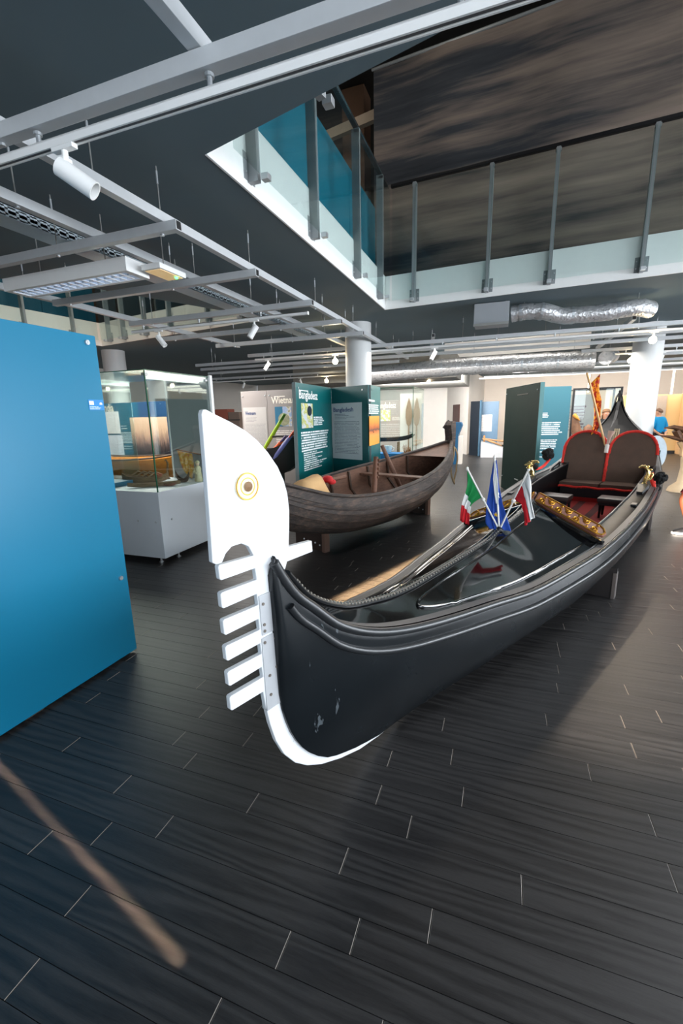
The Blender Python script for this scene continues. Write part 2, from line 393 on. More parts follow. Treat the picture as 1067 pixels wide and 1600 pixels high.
MB().box((.04, -.42, 1.08), (.03, .08, 2.16)).box((.04, .42, 1.08), (.03, .08, 2.16)).box((.04, 0, 2.14), (.03, .9, .08)).build('door_frame', plain('brown_door_frame', (58, 44, 36), .6), dr, local=True)
struct('baseboard_back', MB().box((5, 24.08, .05), (13, .03, .1)), BLACKP)
struct('baseboard_far_left', MB().box((-7.6, 21.58, .05), (10.0, .03, .1)), BLACKP)
for i, (x, y, r, z1, nm) in enumerate(((-2.76, 8.62, .255, ZC, 'column_middle'), (2.78, 11.35, .28, ZC, 'column_right'), (-9.45, 9.02, .27, ZC, 'column_left'))):
    c = MB().lathe([(r, 0), (r, z1)], 40).build(nm, COLW, smooth=40); c['kind'] = 'structure'; c.location = (x, y, 0)
    MB().lathe([(r + .012, 0), (r + .012, .1)], 40).build('baseboard_ring', BLACKP, c, local=True, smooth=40)
# ================================================================ UPPER HALL
TEALW = plain('teal_board', (0, 116, 140), 0.45, 0, 0.08, 2)
TEALD = plain('dark_teal_board', (6, 72, 92), 0.5, 0, 0.08, 2)
def boards(name, label, cat, a, b, z0, z1, n, m, group=None):
    a, b = Vector((a[0], a[1], 0)), Vector((b[0], b[1], 0))
    t_ = thing(name, label, cat, (a + b) / 2 + Vector((0, 0, z0)), 0, group)
    for i in range(n):
        p, q = a.lerp(b, i / n), a.lerp(b, (i + 1) / n); g_ = (q - p).normalized() * .006
        MB().bar(p + g_ + Vector((0, 0, (z0 + z1) / 2)), q - g_ + Vector((0, 0, (z0 + z1) / 2)), .03, z1 - z0, bev=.003).build('panel', m, t_)
    return t_
boards('parapet_partition', 'teal board partition standing behind the glass railing left of the large void', 'partition', (-2.3, 2.6), (-2.3, 8.2), ZU + .001, 5.2, 4, TEALW)
boards('parapet_partition', 'dark teal board partition behind the railing of the smaller void at upper left', 'partition', (-9.95, 3.6), (-9.42, 8.6), ZU + .001, 5.3, 4, TEALD)
def railing(label, a, b, posts, side=-1, ztop=5.24, hand=BLACKM, thick=.05):
    """posts: distances along a->b; side -1 = right of a->b, into the void"""
    a, b = Vector((a[0], a[1], 0)), Vector((b[0], b[1], 0)); d = (b - a).normalized(); n = Vector((-d.y, d.x, 0)) * side
    r = thing('glass_railing', label, 'railing', a + Vector((0, 0, ZC)))
    L = (b - a).length; Z = Vector((0, 0, 1))
    for s_ in posts:
        p = a + d * s_ + n * .06
        po = MB().bar(p + Z * 3.5, p + Z * (ztop - .03), .10, .05, up=d).build('post', STEELD, r)
        MB().bar(p - n * .042 + Z * 3.51, p - n * .042 + Z * 3.7, .012, .16, up=d).build('base_plate', STEELD, po)
        for dz in (3.56, 3.65):
            for k_ in (-.04, .04): MB().tube([p - n * .04 + d * k_ * 1.5 + Z * dz, p - n * .024 + d * k_ * 1.5 + Z * dz], .008, 6).build('bolt', STEEL, po)
        MB().box(p + n * .11 + Z * 3.52, (.06, .06, .045), b=.005).build('glass_clamp', STEEL, po)
        MB().box(p + n * .02 + Z * (ztop - .06), (.07, .05, .04), b=.005).build('top_bracket', STEELD, po)
    ss = [0.16] + list(posts) + [L - .16]
    for s0_, s1_ in zip(ss, ss[1:]):
        if s1_ - s0_ < .15: continue
        p, q = a + d * (s0_ + .012) + n * .125, a + d * (s1_ - .012) + n * .125
        MB().bar(p + Z * 4.36, q + Z * 4.36, .012, 1.62).build('glass_pane', GLASSG, r)
    MB().bar(a + d * .13 + n * .06 + Z * ztop, b - d * .13 + n * .06 + Z * ztop, .06, .05, bev=.012).build('handrail', hand, r)
    return r
railing('glass railing with steel posts along the left edge of the large void', V1[0], V1[1], [.54, 1.74, 3.17, 4.33])
railing('long glass railing with black handrail in front of the dark stormy banner', V1[1], V1[2], [.52, 1.66, 2.52, 3.64, 4.9, 6.2])
railing('glass railing at the void edge nearest the viewer, seen from underneath', V1[3], V1[0], [1.5, 3.2, 4.9, 6.3, 7.1, 8.35])
railing('glass railing with dark posts at the far edge of the smaller void', V2[1], V2[2], [.4, .95, 1.7, 2.5, 3.6, 4.5], hand=BLACKM)
railing('glass railing with dark posts on the left edge of the smaller void', V2[0], V2[1], [.6, 1.6, 2.6, 3.6])
t = NT('stormy_banner_print'); v = t.coord('Object', (0.16, 1, 1.25), (0, math.radians(24), 0))
n = t.noise(v, 1.0, 6, 0.55); v2 = t.coord('Object', (0.3, 1, 9), (0, math.radians(20), 0)); n2 = t.noise(v2, 1.0, 6, 0.6)
f = t.M('ADD', t.M('MULTIPLY', n, 0.8), t.M('MULTIPLY', n2, 0.25))
t.color(t.ramp(f, [(0.36, srgb(14, 19, 27)), (0.47, srgb(48, 52, 58)), (0.56, srgb(112, 101, 94)), (0.68, srgb(146, 131, 120))])); t.rough(0.9)
BAN = t.m
ba = thing('fabric_banner', 'huge dark banner printed with stormy grey streaks hanging above the void', 'banner', (1.5, 8.15, 5.6))
G_ = [[Vector((-2.33 + 9.6 * i / 40, 8.29 - .079 * 9.6 * i / 40 + .02 * math.sin(i * .9), ZU + .02 + 3.3 * j / 12)) for i in range(41)] for j in range(13)]
MB().grid(G_).build('cloth', BAN, ba, smooth=60)
MB().tube([(-2.36, 8.29, 7.28), (7.3, 7.53, 7.28)], .022, 8).build('top_rod', STEELD, ba)
bm_ = thing('roof_beam', 'pale steel beam running under the upper roof above the banner', 'beam', (1, 7.9, 7.4))
MB().bar((-4.5, 8.25, 7.42), (7.5, 7.3, 7.42), .16, .02).bar((-4.5, 8.25, 7.62), (7.5, 7.3, 7.62), .16, .02).bar((-4.5, 8.25, 7.52), (7.5, 7.3, 7.52), .02, .2).build('flange', STEELD, bm_)
b2 = thing('roof_beam', 'short pale cross beam beside the left end of the banner', 'beam', (-2.9, 8.6, 7.0))
MB().bar((-4.4, 9.2, 6.9), (-2.2, 8.7, 6.9), .1, .16).build('flange', plain('dusty_beige_steel', (178, 162, 144), .5), b2)
b3 = thing('wall_pier', 'brown boxed pier behind the left edge of the banner', 'pier', (-3.05, 9.6, ZU))
MB().box((-3.05, 9.6, 5.9), (.45, .45, 3.88), b=.01).build('casing', plain('brown_casing', (98, 72, 54), .7), b3)
MB().box((-3.05, 9.36, 5.6), (.5, .05, .12)).build('ledge', BEIGE, b3)
vb = thing('ventilation_box', 'dark ventilation box under the upper roof above the banner top', 'vent', (0.3, 7.2, 7.1))
MB().box((0.3, 7.2, 7.35), (.7, .5, .35), b=.01).build('casing', BLACKM, vb); MB().box((0.3, 6.94, 7.35), (.5, .02, .2)).build('grille', STEELD, vb)
# ================================================================ SUSPENDED GRID
HZ = 3.02; HZ2 = 3.087
ALU = plain('grid_aluminium', (196, 199, 201), 0.42, 0.15, 0.06, 20)
def rail(label, a, b, rods, group=None, w=.06, h=.065, HZ=HZ):
    a, b = Vector((a[0], a[1], HZ + h / 2)), Vector((b[0], b[1], HZ + h / 2)); d = (b - a).normalized(); n = Vector((-d.y, d.x, 0))
    r = thing('grid_rail', label, 'rail', (a + b) / 2, 0, group); t_ = .006; Z = Vector((0, 0, 1))
    MB().bar(a, b, w, h, bev=.003).build('channel', ALU, r)
    for e_, sg in ((a, -1), (b, 1)): MB().bar(e_ + d * sg * .0005, e_ + d * sg * .0015, w - .012, h - .012).build('end_shade_plate', BLACKP, r)  # dark plate paints the shaded hollow onto the solid bar end
    L = (b - a).length
    for s_ in rods:
        p = a + d * s_
        if p.z: MB().tube([(p.x, p.y, HZ - .012), (p.x, p.y, ZC)], .005, 6).build('hanger_rod', ROD, r)
        MB().tube([(p.x, p.y, ZC - .11), (p.x, p.y, ZC - .03)], .008, 6).build('rod_coupler', STEEL, r)
        MB().tube([(p.x, p.y, HZ - .014), (p.x, p.y, HZ - .002)], .014, 8).build('rod_nut', STEEL, r)
    return r
rail('long bright aluminium rail running away just left of the large void', (-2.39, 1.7), (-2.39, 11.6), [.6, 2.35, 3.95, 5.5, 6.9, 8.3], HZ=HZ2)
rail('long aluminium rail beside the perforated cable tray', (-3.06, 1.5), (-3.1, 9.6), [.8, 2.6, 4.4, 6.2, 7.7], HZ=HZ2)
rail('aluminium rail at far left, passing over the louvred luminaire', (-5.08, 2.5), (-5.08, 8.0), [1.25, 3.0, 4.6], HZ=HZ2)
rail('short aluminium rail leaving the top edge of the view overhead', (-1.19, -.6), (-1.19, 1.80), [.6, 1.95], HZ=HZ2)
rail('aluminium rail end meeting the near cross rail at the left edge', (-2.415, -.6), (-2.415, 1.66), [1.0], HZ=HZ2)
rail('nearest aluminium cross rail, carrying the nearest white track', (-4.4, 1.732), (3.6, 1.732), [2.06, 5.6])
rail('aluminium cross rail just above the louvred luminaire', (-5.0, 2.87), (-2.25, 2.87), [1.55, 2.6])
rail('aluminium cross rail just beyond the louvred luminaire', (-4.98, 4.0), (-2.28, 4.0), [.25, 1.7])
rail('aluminium cross rail above the short white track with two spotlights', (-5.1, 5.24), (-2.25, 5.24), [.4, 2.0])
rail('aluminium cross rail behind the short track, first of two bare ones', (-5.6, 6.4), (-2.3, 6.4), [.3, 2.3, 3.0])
rail('aluminium cross rail behind the short track, second of two bare ones', (-5.2, 7.42), (-2.28, 7.42), [.4, 1.6, 2.6])
rail('long aluminium cross rail above the track that passes the middle column', (-5.4, 8.86), (5.2, 8.86), [.6, 2.2, 4.6, 6.0, 7.4, 8.8, 9.8])
for y, x0, x1, lb in ((9.75, -7.5, 4.8, 'thin cross rail just beyond the long track, nearest of the distant ones'), (10.6, -8.0, 5.0, 'thin cross rail crossing the whole hall beyond the middle column'), (11.9, 1.6, 6.0, 'cross rail carrying the two-spotlight track by the right column'),
                      (11.6, -8.5, -2.6, 'thin cross rail on the left side of the hall before the far track'), (13.25, -9.7, -2.0, 'cross rail carrying the far track behind the glass case'), (15.0, 1.4, 6.5, 'cross rail carrying the farthest track behind the right column'), (13.5, 3.0, 7.0, 'bare cross rail between the two tracks behind the right column'), (16.6, .2, 7.0, 'bare cross rail in the farthest bay, first beyond the farthest track'), (18.4, -.8, 7.4, 'bare cross rail in the farthest bay, last before the back wall')):
    rail(lb, (x0, y), (x1, y), [.5 + 1.7 * i for i in range(int((x1 - x0) / 1.7))])
rail('aluminium rail running away above the right column', (1.85, 8.5), (1.95, 12.1), [1.4, 3.0], HZ=HZ2)
rail('aluminium rail running away behind the middle column', (-1.3, 8.6), (-1.9, 12.1), [1.2, 2.8], HZ=HZ2)
# lighting tracks
def track(label, y, x0, x1, z=2.945):
    r = thing('lighting_track', label, 'track', ((x0 + x1) / 2, y, z))
    L = x1 - x0; cx_ = (x0 + x1) / 2; h = .036; w = .036
    m = MB().box((cx_, y, z + h / 2 - .003), (L, w, .006))
    for sg in (1, -1): m.box((cx_, y + sg * (w / 2 - .004), z), (L, .008, h))
    m.build('body', WHITE, r)
    MB().box((cx_, y, z - .004), (L - .01, w - .018, .018)).build('conductor_slot', plain('dark_track_slot', (96, 94, 94), .6), r)
    MB().box((x0 - .006, y, z), (.014, w + .004, h + .002), b=.003).build('end_cap', WHITE, r); MB().box((x1 + .006, y, z), (.014, w + .004, h + .002), b=.003).build('end_cap', WHITE, r)
    for s_ in range(int(L / .95) + 1):
        x = x0 + .2 + s_ * .95
        if x > x1: break
        MB().tube([(x, y, z + h / 2), (x, y, HZ - .003)], .011, 8).lathe([(.019, 0), (.019, .012)], 10, Matrix.Translation((x, y, HZ - .02))).build('hanger', STEEL, r)
    return r
track('nearest long white lighting track, crossing the top of the view', 1.732, -4.2, 3.4)
track('short white lighting track with a spotlight near each end', 5.25, -5.08, -2.33)
track('long white lighting track passing in front of the middle column', 8.75, -5.15, 5.0)
track('white lighting track behind the glass case at left, far down the hall', 13.24, -9.6, -2.25)
track('short far white lighting track ending beside the silver duct', 15.2, -4.8, -2.25)
track('white lighting track with two spotlights left of the right column', 11.9, 2.3, 5.4)
track('far white lighting track behind the right column top', 15.0, 1.6, 6.2)
track('white lighting track deep in the farthest bay above the navy and green boards', 17.4, -.9, 6.5)
LENS = emit('lit_lens', (255, 226, 176), 60.0)
OFFL = plain('unlit_lens', (200, 205, 210), .2)
def spot(label, x, y, aim, lit=False, group=None, z=2.925, s=1.0):
    r = thing('spotlight', label, 'spotlight', (x, y, z), 0, group)
    MB().box((x, y, z - .004), (.13, .032, .022), b=.004).build('adapter', WHITE, r)
    MB().tube([(x, y, z - .01), (x, y, z - .07)], .012 * s, 10).box((x, y, z - .07), (.03, .045, .05), b=.006).build('swivel_arm', WHITE, r)
    d = Vector(aim).normalized(); c = Vector((x, y, z - .1)); R_ = d.to_track_quat('Z', 'Y').to_matrix().to_4x4()
    T = Matrix.Translation(c) @ R_; q = .036 * s
    MB().lathe([(q * .8, -.045), (q, -.04), (q, .13), (q * .88, .13), (q * .86, .06), (q * .5, .055)], 20, T).build('body', WHITE, r, smooth=40)
    lz = .122 if lit else .062; MB().lathe([(.004, lz), (q * .85, lz), (q * .85, lz + .006), (.004, lz + (.02 if lit else .006))], 16, T).build('lens', LENS if lit else OFFL, r)
    if lit:
        MB().ball(c + d * .135, .055, 10).build('lamp_bulb', LENS, r, smooth=60)
        l = lamp('spotlight_beam', 'SPOT', c + d * .19, 45, (1.0, 0.82, 0.6), aim=c + d * 2, spot_size=math.radians(60), spot_blend=.5, shadow_soft_size=.03)
    return r
spot('large white spotlight on the nearest track, pointing down to the right', -1.95, 1.732, (.72, .42, -.55), s=1.15)
spot('white spotlight at the left end of the short track', -4.62, 5.25, (.6, .1, -.8))
spot('white spotlight near the right end of the short track', -3.08, 5.25, (-.45, -.3, -.85), s=1.1)
spot('unlit white spotlight at the left end of the long track by the middle column', -4.85, 8.75, (-.5, -.3, -.8))
spot('glowing spotlight left of the middle column, upper of the two lit ones', -3.3, 8.75, (.35, -.88, -.3), True)
spot('white spotlight on the long track right of the middle column', -1.29, 8.75, (-.45, -.2, -.9))
spot('glowing spotlight at the right end of the view on the long track', 2.2, 8.75, (-.25, -.9, -.3), True)
spot('glowing spotlight left of the middle column, lower of the two lit ones', -5.3, 13.24, (.35, -.88, -.3), True)
spot('unlit spotlight above the top edge of the glass case', -8.3, 13.24, (-.3, -.3, -.9))
spot('unlit spotlight above the dark teal stand', -6.2, 13.24, (.4, -.2, -.9))
spot('lit spotlight just right of the middle column', -2.85, 13.24, (.35, -.88, -.3), True)
spot('unlit spotlight beside the lit one just right of the middle column', -2.55, 13.24, (.6, -.2, -.8))
spot('lit spotlight at the end of the track beside the silver duct', -2.45, 15.2, (.35, -.88, -.3), True)
spot('lit spotlight above and left of the right column', 2.62, 11.9, (-.3, -.9, -.35), True)
spot('unlit white spotlight above the right column', 3.2, 11.9, (-.4, -.3, -.9))
spot('white spotlight on the far track right of the right column', 5.0, 15.0, (-.6, -.2, -.6))
# luminaires
lu = thing('louvre_luminaire', 'long white fluorescent luminaire with silver louvre hanging at left', 'light fixture', (-3.8, 3.26, 2.93))
LX0, LX1, LY0, LY1, LZ = -4.54, -3.03, 3.14, 3.40, 2.93
m = MB()
m.box(((LX0 + LX1) / 2, LY0 + .02, LZ + .05), (LX1 - LX0, .04, .1)).box(((LX0 + LX1) / 2, LY1 - .02, LZ + .05), (LX1 - LX0, .04, .1))
m.box((LX0 + .03, (LY0 + LY1) / 2, LZ + .05), (.06, LY1 - LY0 - .08, .1)).box((LX1 - .03, (LY0 + LY1) / 2, LZ + .05), (.06, LY1 - LY0 - .08, .1)).box(((LX0 + LX1) / 2, (LY0 + LY1) / 2, LZ + .105), (LX1 - LX0, LY1 - LY0, .012))
m.build('housing', WHITE, lu)
TUBE = emit('cool_tube', (196, 222, 255), 1.6)
for yy in (LY0 + .085, LY1 - .085): MB().tube([(LX0 + .08, yy, LZ + .07), (LX1 - .08, yy, LZ + .07)], .014, 8).build('tube', TUBE, lu)
BLADE = plain('bright_louvre', (240, 243, 246), .3, .1, .02); MB().box(((LX0 + LX1) / 2, (LY0 + LY1) / 2, LZ + .096), (LX1 - LX0 - .12, LY1 - LY0 - .08, .006)).build('reflector', plain('blue_grey_reflector', (96, 112, 132), .3, .3), lu)
for i in range(15):
    x = LX0 + .13 + i * (LX1 - LX0 - .26) / 14
    MB().bar((x, LY0 + .045, LZ + .025), (x, LY1 - .045, LZ + .025), .02, .045).build('louvre_blade', BLADE, lu)
MB().box(((LX0 + LX1) / 2, (LY0 + LY1) / 2, LZ + .028), (LX1 - LX0 - .13, .012, .04)).build('centre_blade', STEEL, lu)
for x in (LX0 + .35, LX1 - .35): MB().tube([(x, 3.27, LZ + .1), (x, 3.27, ZC)], .005, 6).build('hanger_rod', ROD, lu)
em = thing('emergency_light', 'small white emergency light with glowing amber panel and green spot', 'light fixture', (-2.88, 3.42, 2.95))
MB().box((-2.88, 3.42, 2.975), (.2, .33, .045), b=.006).build('housing', WHITE, em)
t = NT('amber_diffuser'); t.color(t.mix(t.noise(t.coord('Object'), 9), srgb(220, 180, 120), srgb(240, 226, 190))); t.put(t.b.inputs['Emission Color'], srgb(230, 190, 130)); t.b.inputs['Emission Strength'].default_value = 0.35
MB().box((-2.88, 3.42, 2.951), (.16, .28, .006)).build('diffuser', t.m, em)
MB().ball((-2.82, 3.5, 2.945), .016, 8).build('green_lamp', emit('green_led', (80, 255, 110), 4), em, label='green lamp')
MB().tube([(-2.88, 3.42, 3.0), (-2.88, 3.42, 3.45)], .005, 6).build('hanger_rod', ROD, em)
# cable tray
ct = thing('cable_tray', 'perforated galvanised cable tray with grey cables running beside the long rail', 'cable tray', (-3.5, 4.5, 3.16))
TRAY = plain('galvanised_tray', (206, 220, 228), .4, .1, .1, 40)
t = NT('tray_slot_dark'); t.color((.01, .012, .015, 1)); SLOT = t.m
MB().box((-3.55, 4.6, 3.16), (.2, 6.6, .004)).build('tray_floor', TRAY, ct)
for sx in (-.1, .1):
    m = MB()                                               # side flange: two strips with bridges leaves open slots
    x = -3.55 + sx
    m.box((x, 4.6, 3.165), (.004, 6.6, .014)).box((x, 4.6, 3.197), (.004, 6.6, .022)).box((x, 4.6, 3.229), (.004, 6.6, .014))
    for i in range(82): m.box((x, 1.34 + i * .08, 3.197), (.004, .058, .07))
    m.build('tray_flange', TRAY, ct)
t = NT('bundled_cables'); n = t.noise(t.coord('Object', (40, 1.2, 30)), 1.5, 5); t.color(t.ramp(n, [(.35, srgb(60, 56, 54)), (.7, srgb(170, 160, 150))])); t.rough(.6); CABLE = t.m
for i, dx in enumerate((-.06, -.035, -.01, .015, .04, .06)):
    MB().tube([(-3.55 + dx + .008 * math.sin(i + j), 1.4 + j * .64, 3.178 + .006 * (i % 2)) for j in range(11)], .013, 6).build('cable', CABLE, ct)
for yy in (2.2, 4.4, 6.6): MB().tube([(-3.55, yy, 3.16), (-3.55, yy, ZC)], .006, 6).box((-3.55, yy, 3.152), (.26, .03, .014)).build('tray_hanger', ROD, ct)
# ducts
t = NT('crumpled_foil'); n = t.noise(t.coord('Object'), 16, 6, .6); vo = t.n('ShaderNodeTexVoronoi'); vo.inputs['Scale'].default_value = 24; t.L(t.coord('Object'), vo.inputs['Vector'])
t.color(t.mix(n, srgb(150, 150, 152), srgb(230, 230, 230))); t.metal(.55); t.rough(t.M('ADD', .18, t.M('MULTIPLY', n, .25))); t.bump(t.M('ADD', n, t.M('MULTIPLY', vo.outputs['Distance'], .6)), .7, .016); FOIL = t.m
def duct(label, pts, r, n=28, bands=True):
    pts = [Vector(p) for p in pts]; o = thing('air_duct', label, 'duct', pts[0])
    fx = [smooth_table([i for i in range(len(pts))], [p[k] for p in pts]) for k in range(3)]
    P_ = [Vector((fx[0](u), fx[1](u), fx[2](u))) for u in [i * (len(pts) - 1) / n for i in range(n + 1)]]
    rs = [r * (1 + .035 * math.sin(i * 2.3) + .02 * math.sin(i * 5.1)) for i in range(n + 1)]
    MB().tube(P_, rs, 18).build('foil_sleeve', FOIL, o, smooth=50)
    if bands:
        for i in range(3, n, 6):
            d = (P_[i + 1] - P_[i]).normalized() if i < n else Vector((1, 0, 0))
            MB().tube([P_[i] - d * .02, P_[i] + d * .02], rs[i] * 1.03, 18).build('clamp_band', STEEL, o)
    for i in (4, n - 4): MB().tube([P_[i] + Vector((0, 0, r * .8)), (P_[i].x, P_[i].y, ZC)], .005, 6).build('hanger_rod', ROD, o)
    return o
duct('upper crumpled foil air duct coming out of the grey fan box', [(.03, 8.22, 3.28), (.25, 8.2, 3.3), (.5, 8.2, 3.28), (.85, 8.3, 3.2), (1.3, 8.32, 3.2), (1.8, 8.34, 3.24), (2.05, 8.5, 3.22)], .125)
duct('long lower foil air duct under the far cross rails', [(-4.2, 12.55, 2.84), (-2.5, 12.6, 2.9), (-.8, 12.6, 2.94), (.8, 12.6, 2.93), (2.0, 12.6, 2.9)], .225, 40)
duct('foil air duct bending back behind the long lower duct', [(2.3, 12.95, 2.98), (2.45, 13.3, 3.05), (2.6, 14.0, 3.12), (2.6, 14.7, 3.15)], .17, 16)
fc = thing('fan_box', 'grey metal fan box hanging under the ceiling beyond the banner railing', 'fan unit', (-.28, 8.2, 3.3))
MB().box((-.28, 8.2, 3.285), (.54, .5, .31), b=.008).build('casing', GREYP, fc)
MB().box((-.28, 7.93, 3.11), (.54, .05, .04)).build('bottom_flange', ROD, fc)
for sx in (-.5, -.06): MB().tube([(sx, 7.98, 3.4), (sx, 7.98, 3.45)], .006, 6).build('hanger_rod', ROD, fc)
# ================================================================ GONDOLA  (local: x = towards the stern, y = left seen from the bow, z = up)
t = NT('black_hull_lacquer'); n = t.noise(t.coord('Object'), 3.5, 6); n2 = t.noise(t.coord('Object', (9, 9, 2.2)), 2.2, 8, .7)
mk = t.n('ShaderNodeVectorMath', operation='DISTANCE'); t.L(t.coord('Object', (1.6, 1.0, .42)), mk.inputs[0]); mk.inputs[1].default_value = (.01, -.13, .27)
near = t.M('LESS_THAN', mk.outputs['Value'], .14)
sc_ = t.M('MULTIPLY', t.M('GREATER_THAN', n2, .58), near)
t.color(t.mix(sc_, t.mix(n, (.003, .0042, .0052, 1), (.008, .011, .0135, 1)), srgb(76, 82, 86)))
t.rough(t.M('ADD', .15, t.M('MULTIPLY', n, .2))); t.b.inputs['Specular IOR Level'].default_value = .4; HULL = t.m
DECK = plain('gloss_black_deck', (9, 9, 10), .07, 0, .3, 5); DECK.node_tree.nodes['Principled BSDF'].inputs['Coat Weight'].default_value = .6
SIDED = plain('side_deck_lacquer', (8, 9, 11), .42, 0, .3, 6, spec=.08)
TRIM = plain('worn_black_trim', (34, 36, 38), .35, 0, .4, 18)
CAPW = plain('worn_grey_gunwale', (84, 82, 82), .5, 0, .35, 30)
t = NT('white_ferro_paint'); n = t.noise(t.coord('Object'), 24, 6, .75); n3 = t.noise(t.coord('Object'), 5, 3)
f = t.M('MULTIPLY', t.M('GREATER_THAN', n, .68), t.M('GREATER_THAN', n3, .52))
t.color(t.mix(f, srgb(219, 221, 223), srgb(140, 140, 140))); t.rough(.38); t.metal(.0); FERRO = t.m
PLATE = plain('polished_tin_plate', (186, 188, 191), .35, .3, .08, 20)
VELVET = plain('brown_velvet', (88, 68, 56), .85, 0, .25, 9, .4)
LEATHER = plain('grey_brown_leather', (62, 55, 52), .4, 0, .2, 20, .3)
REDF = plain('red_fringe', (214, 46, 34), .8, 0, .25, 60, .8)
POM = plain('black_wool', (10, 10, 11), .95, 0, .3, 80, 1.0)
t = NT('red_striped_carpet'); sx = t.n('ShaderNodeSeparateXYZ'); t.L(t.coord('Object'), sx.inputs[0])
st = t.M('GREATER_THAN', t.M('FRACT', t.M('MULTIPLY', sx.outputs[1], 4.2)), .62); t.color(t.mix(st, srgb(132, 24, 20), srgb(70, 20, 18))); t.rough(.9); CARPET = t.m
gon = thing('gondola', 'long black gondola with white comb-shaped bow iron and red-trimmed seats', 'boat', (-0.707, 1.487, 0.0), math.radians(70.131))
def GP(s, w, z): return Vector((s, -w, z))
cS = smooth_table([0, 5.8, 7, 7.5, 7.9, 8.2, 8.42], [0, 0, -.035, -.06, -.1, -.15, -.2])
wS = smooth_table([-.19, -.1, -.03, .08, .22, .37, .58, 1.12, 1.63, 2.25, 2.78, 3.65, 4.4, 5.19, 6.12, 6.85, 7.5, 7.9, 8.2, 8.34, 8.42], [.012, .034, .051, .084, .125, .164, .213, .31, .43, .53, .61, .688, .73, .738, .70, .645, .54, .4, .21, .08, .012])
zS = smooth_table([-.19, -.15, -.1, -.03, .08, .22, .37, .58, 1.12, 1.63, 2.25, 2.78, 3.65, 4.4, 5.19, 6.12, 6.85, 7.5, 7.9, 8.2, 8.34, 8.42], [1.221, 1.14, 1.062, .992, .884, .808, .76, .72, .65, .612, .606, .618, .668, .734, .80, .85, .95, 1.14, 1.3, 1.5, 1.72, 2.0])
zB = smooth_table([-.185, -.177, -.17, -.142, -.108, -.057, .014, .091, .192, .322, .58, .78, 1.09, 1.37, 1.7, 2.04, 2.48, 3.38, 4.65, 6, 7, 7.6, 8, 8.3, 8.42], [1.15, .9, .66, .518, .429, .343, .263, .202, .157, .111, .055, .067, .091, .117, .15, .184, .215, .255, .275, .33, .52, .75, 1.0, 1.38, 1.8])
wB = smooth_table([-.185, .3, .58, .78, 1.09, 1.37, 1.7, 2.04, 2.48, 3.38, 4.65, 6, 7, 7.6, 8, 8.3, 8.42], [.011, .011, .014, .05, .13, .21, .29, .38, .47, .56, .6, .56, .4, .24, .1, .03, .01])
zR = smooth_table([-.17, -.07, .005, .139, .278, .434, .653, .863, 1.875, 2.125, 2.72, 2.99], [1.21, 1.085, 1.0, .912, .852, .815, .778, .764, .779, .811, .873, .945])
def side(s, sg, u):
    w0, z0, w1, z1 = wS(s), zS(s), wB(s), zB(s)
    bul = math.sin(PI * u) * (.02 + .05 * min(1, max(0, (s + .1) / 1.2))) * min(1, (z0 - z1) / .4)
    return GP(s, cS(s) + sg * (w0 + (w1 - w0) * (u ** 1.15) + bul), z0 + (z1 - z0) * u)
ST = [-.185, -.18, -.175, -.17, -.16, -.145, -.125, -.1, -.07, -.03, .02, .08, .14, .2, .28, .37, .48, .6] + [.6 + .2 * i for i in range(1, 33)] + [7.1, 7.25, 7.4, 7.55, 7.7, 7.82, 7.94, 8.06, 8.16, 8.25, 8.32, 8.38, 8.42]
NU = 12
G_ = []
for s in ST:
    row = [side(s, 1, i / NU) for i in range(NU + 1)]
    row += [GP(s, cS(s), zB(s))] + [side(s, -1, 1 - i / NU) for i in range(NU + 1)]
    G_.append(row)
hb = MB().grid(G_); hull = hb.build('hull', HULL, gon, local=True, smooth=50)
so = hull.modifiers.new('thickness', 'SOLIDIFY'); so.thickness = .018; so.offset = 1
def run(sg, u, s0, s1, n, dw=0.0, dz=0.0):
    return [side(s0 + (s1 - s0) * i / n, sg, u) + GP(0, sg * dw, dz) for i in range(n + 1)]
S_fine = lambda a, b, n: [a + (b - a) * (i / n) ** 1.6 for i in range(n + 1)]
for sg in (1, -1):
    ss = S_fine(-.185, 8.27, 110)
    MB().tube([side(s, sg, 0) + GP(0, sg * .016, -.016) for s in ss], [.02 if s < 8.2 else .01 for s in ss], 10).build('gunwale_moulding', TRIM, gon, local=True, smooth=60)
    ss = S_fine(-.14, 8.0, 90)
    def strake(s):
        u = min(.5, .105 / max(.05, zS(s) - zB(s))); return side(s, sg, u) + GP(0, sg * .022, 0)
    MB().tube([strake(s) for s in ss], .016, 10).build('rubbing_strake', TRIM, gon, local=True, smooth=60)
    ss = S_fine(-.17, 7.6, 90)
    cap = [[side(s, sg, 0) + GP(0, sg * .004, .006), side(s, sg, 0) + GP(0, -sg * min(.045, wS(s) * .7), .008), side(s, sg, 0) + GP(0, -sg * min(.045, wS(s) * .7), -.02)] for s in ss]
    MB().grid(cap).build('gunwale_cap', CAPW, gon, local=True, smooth=40)
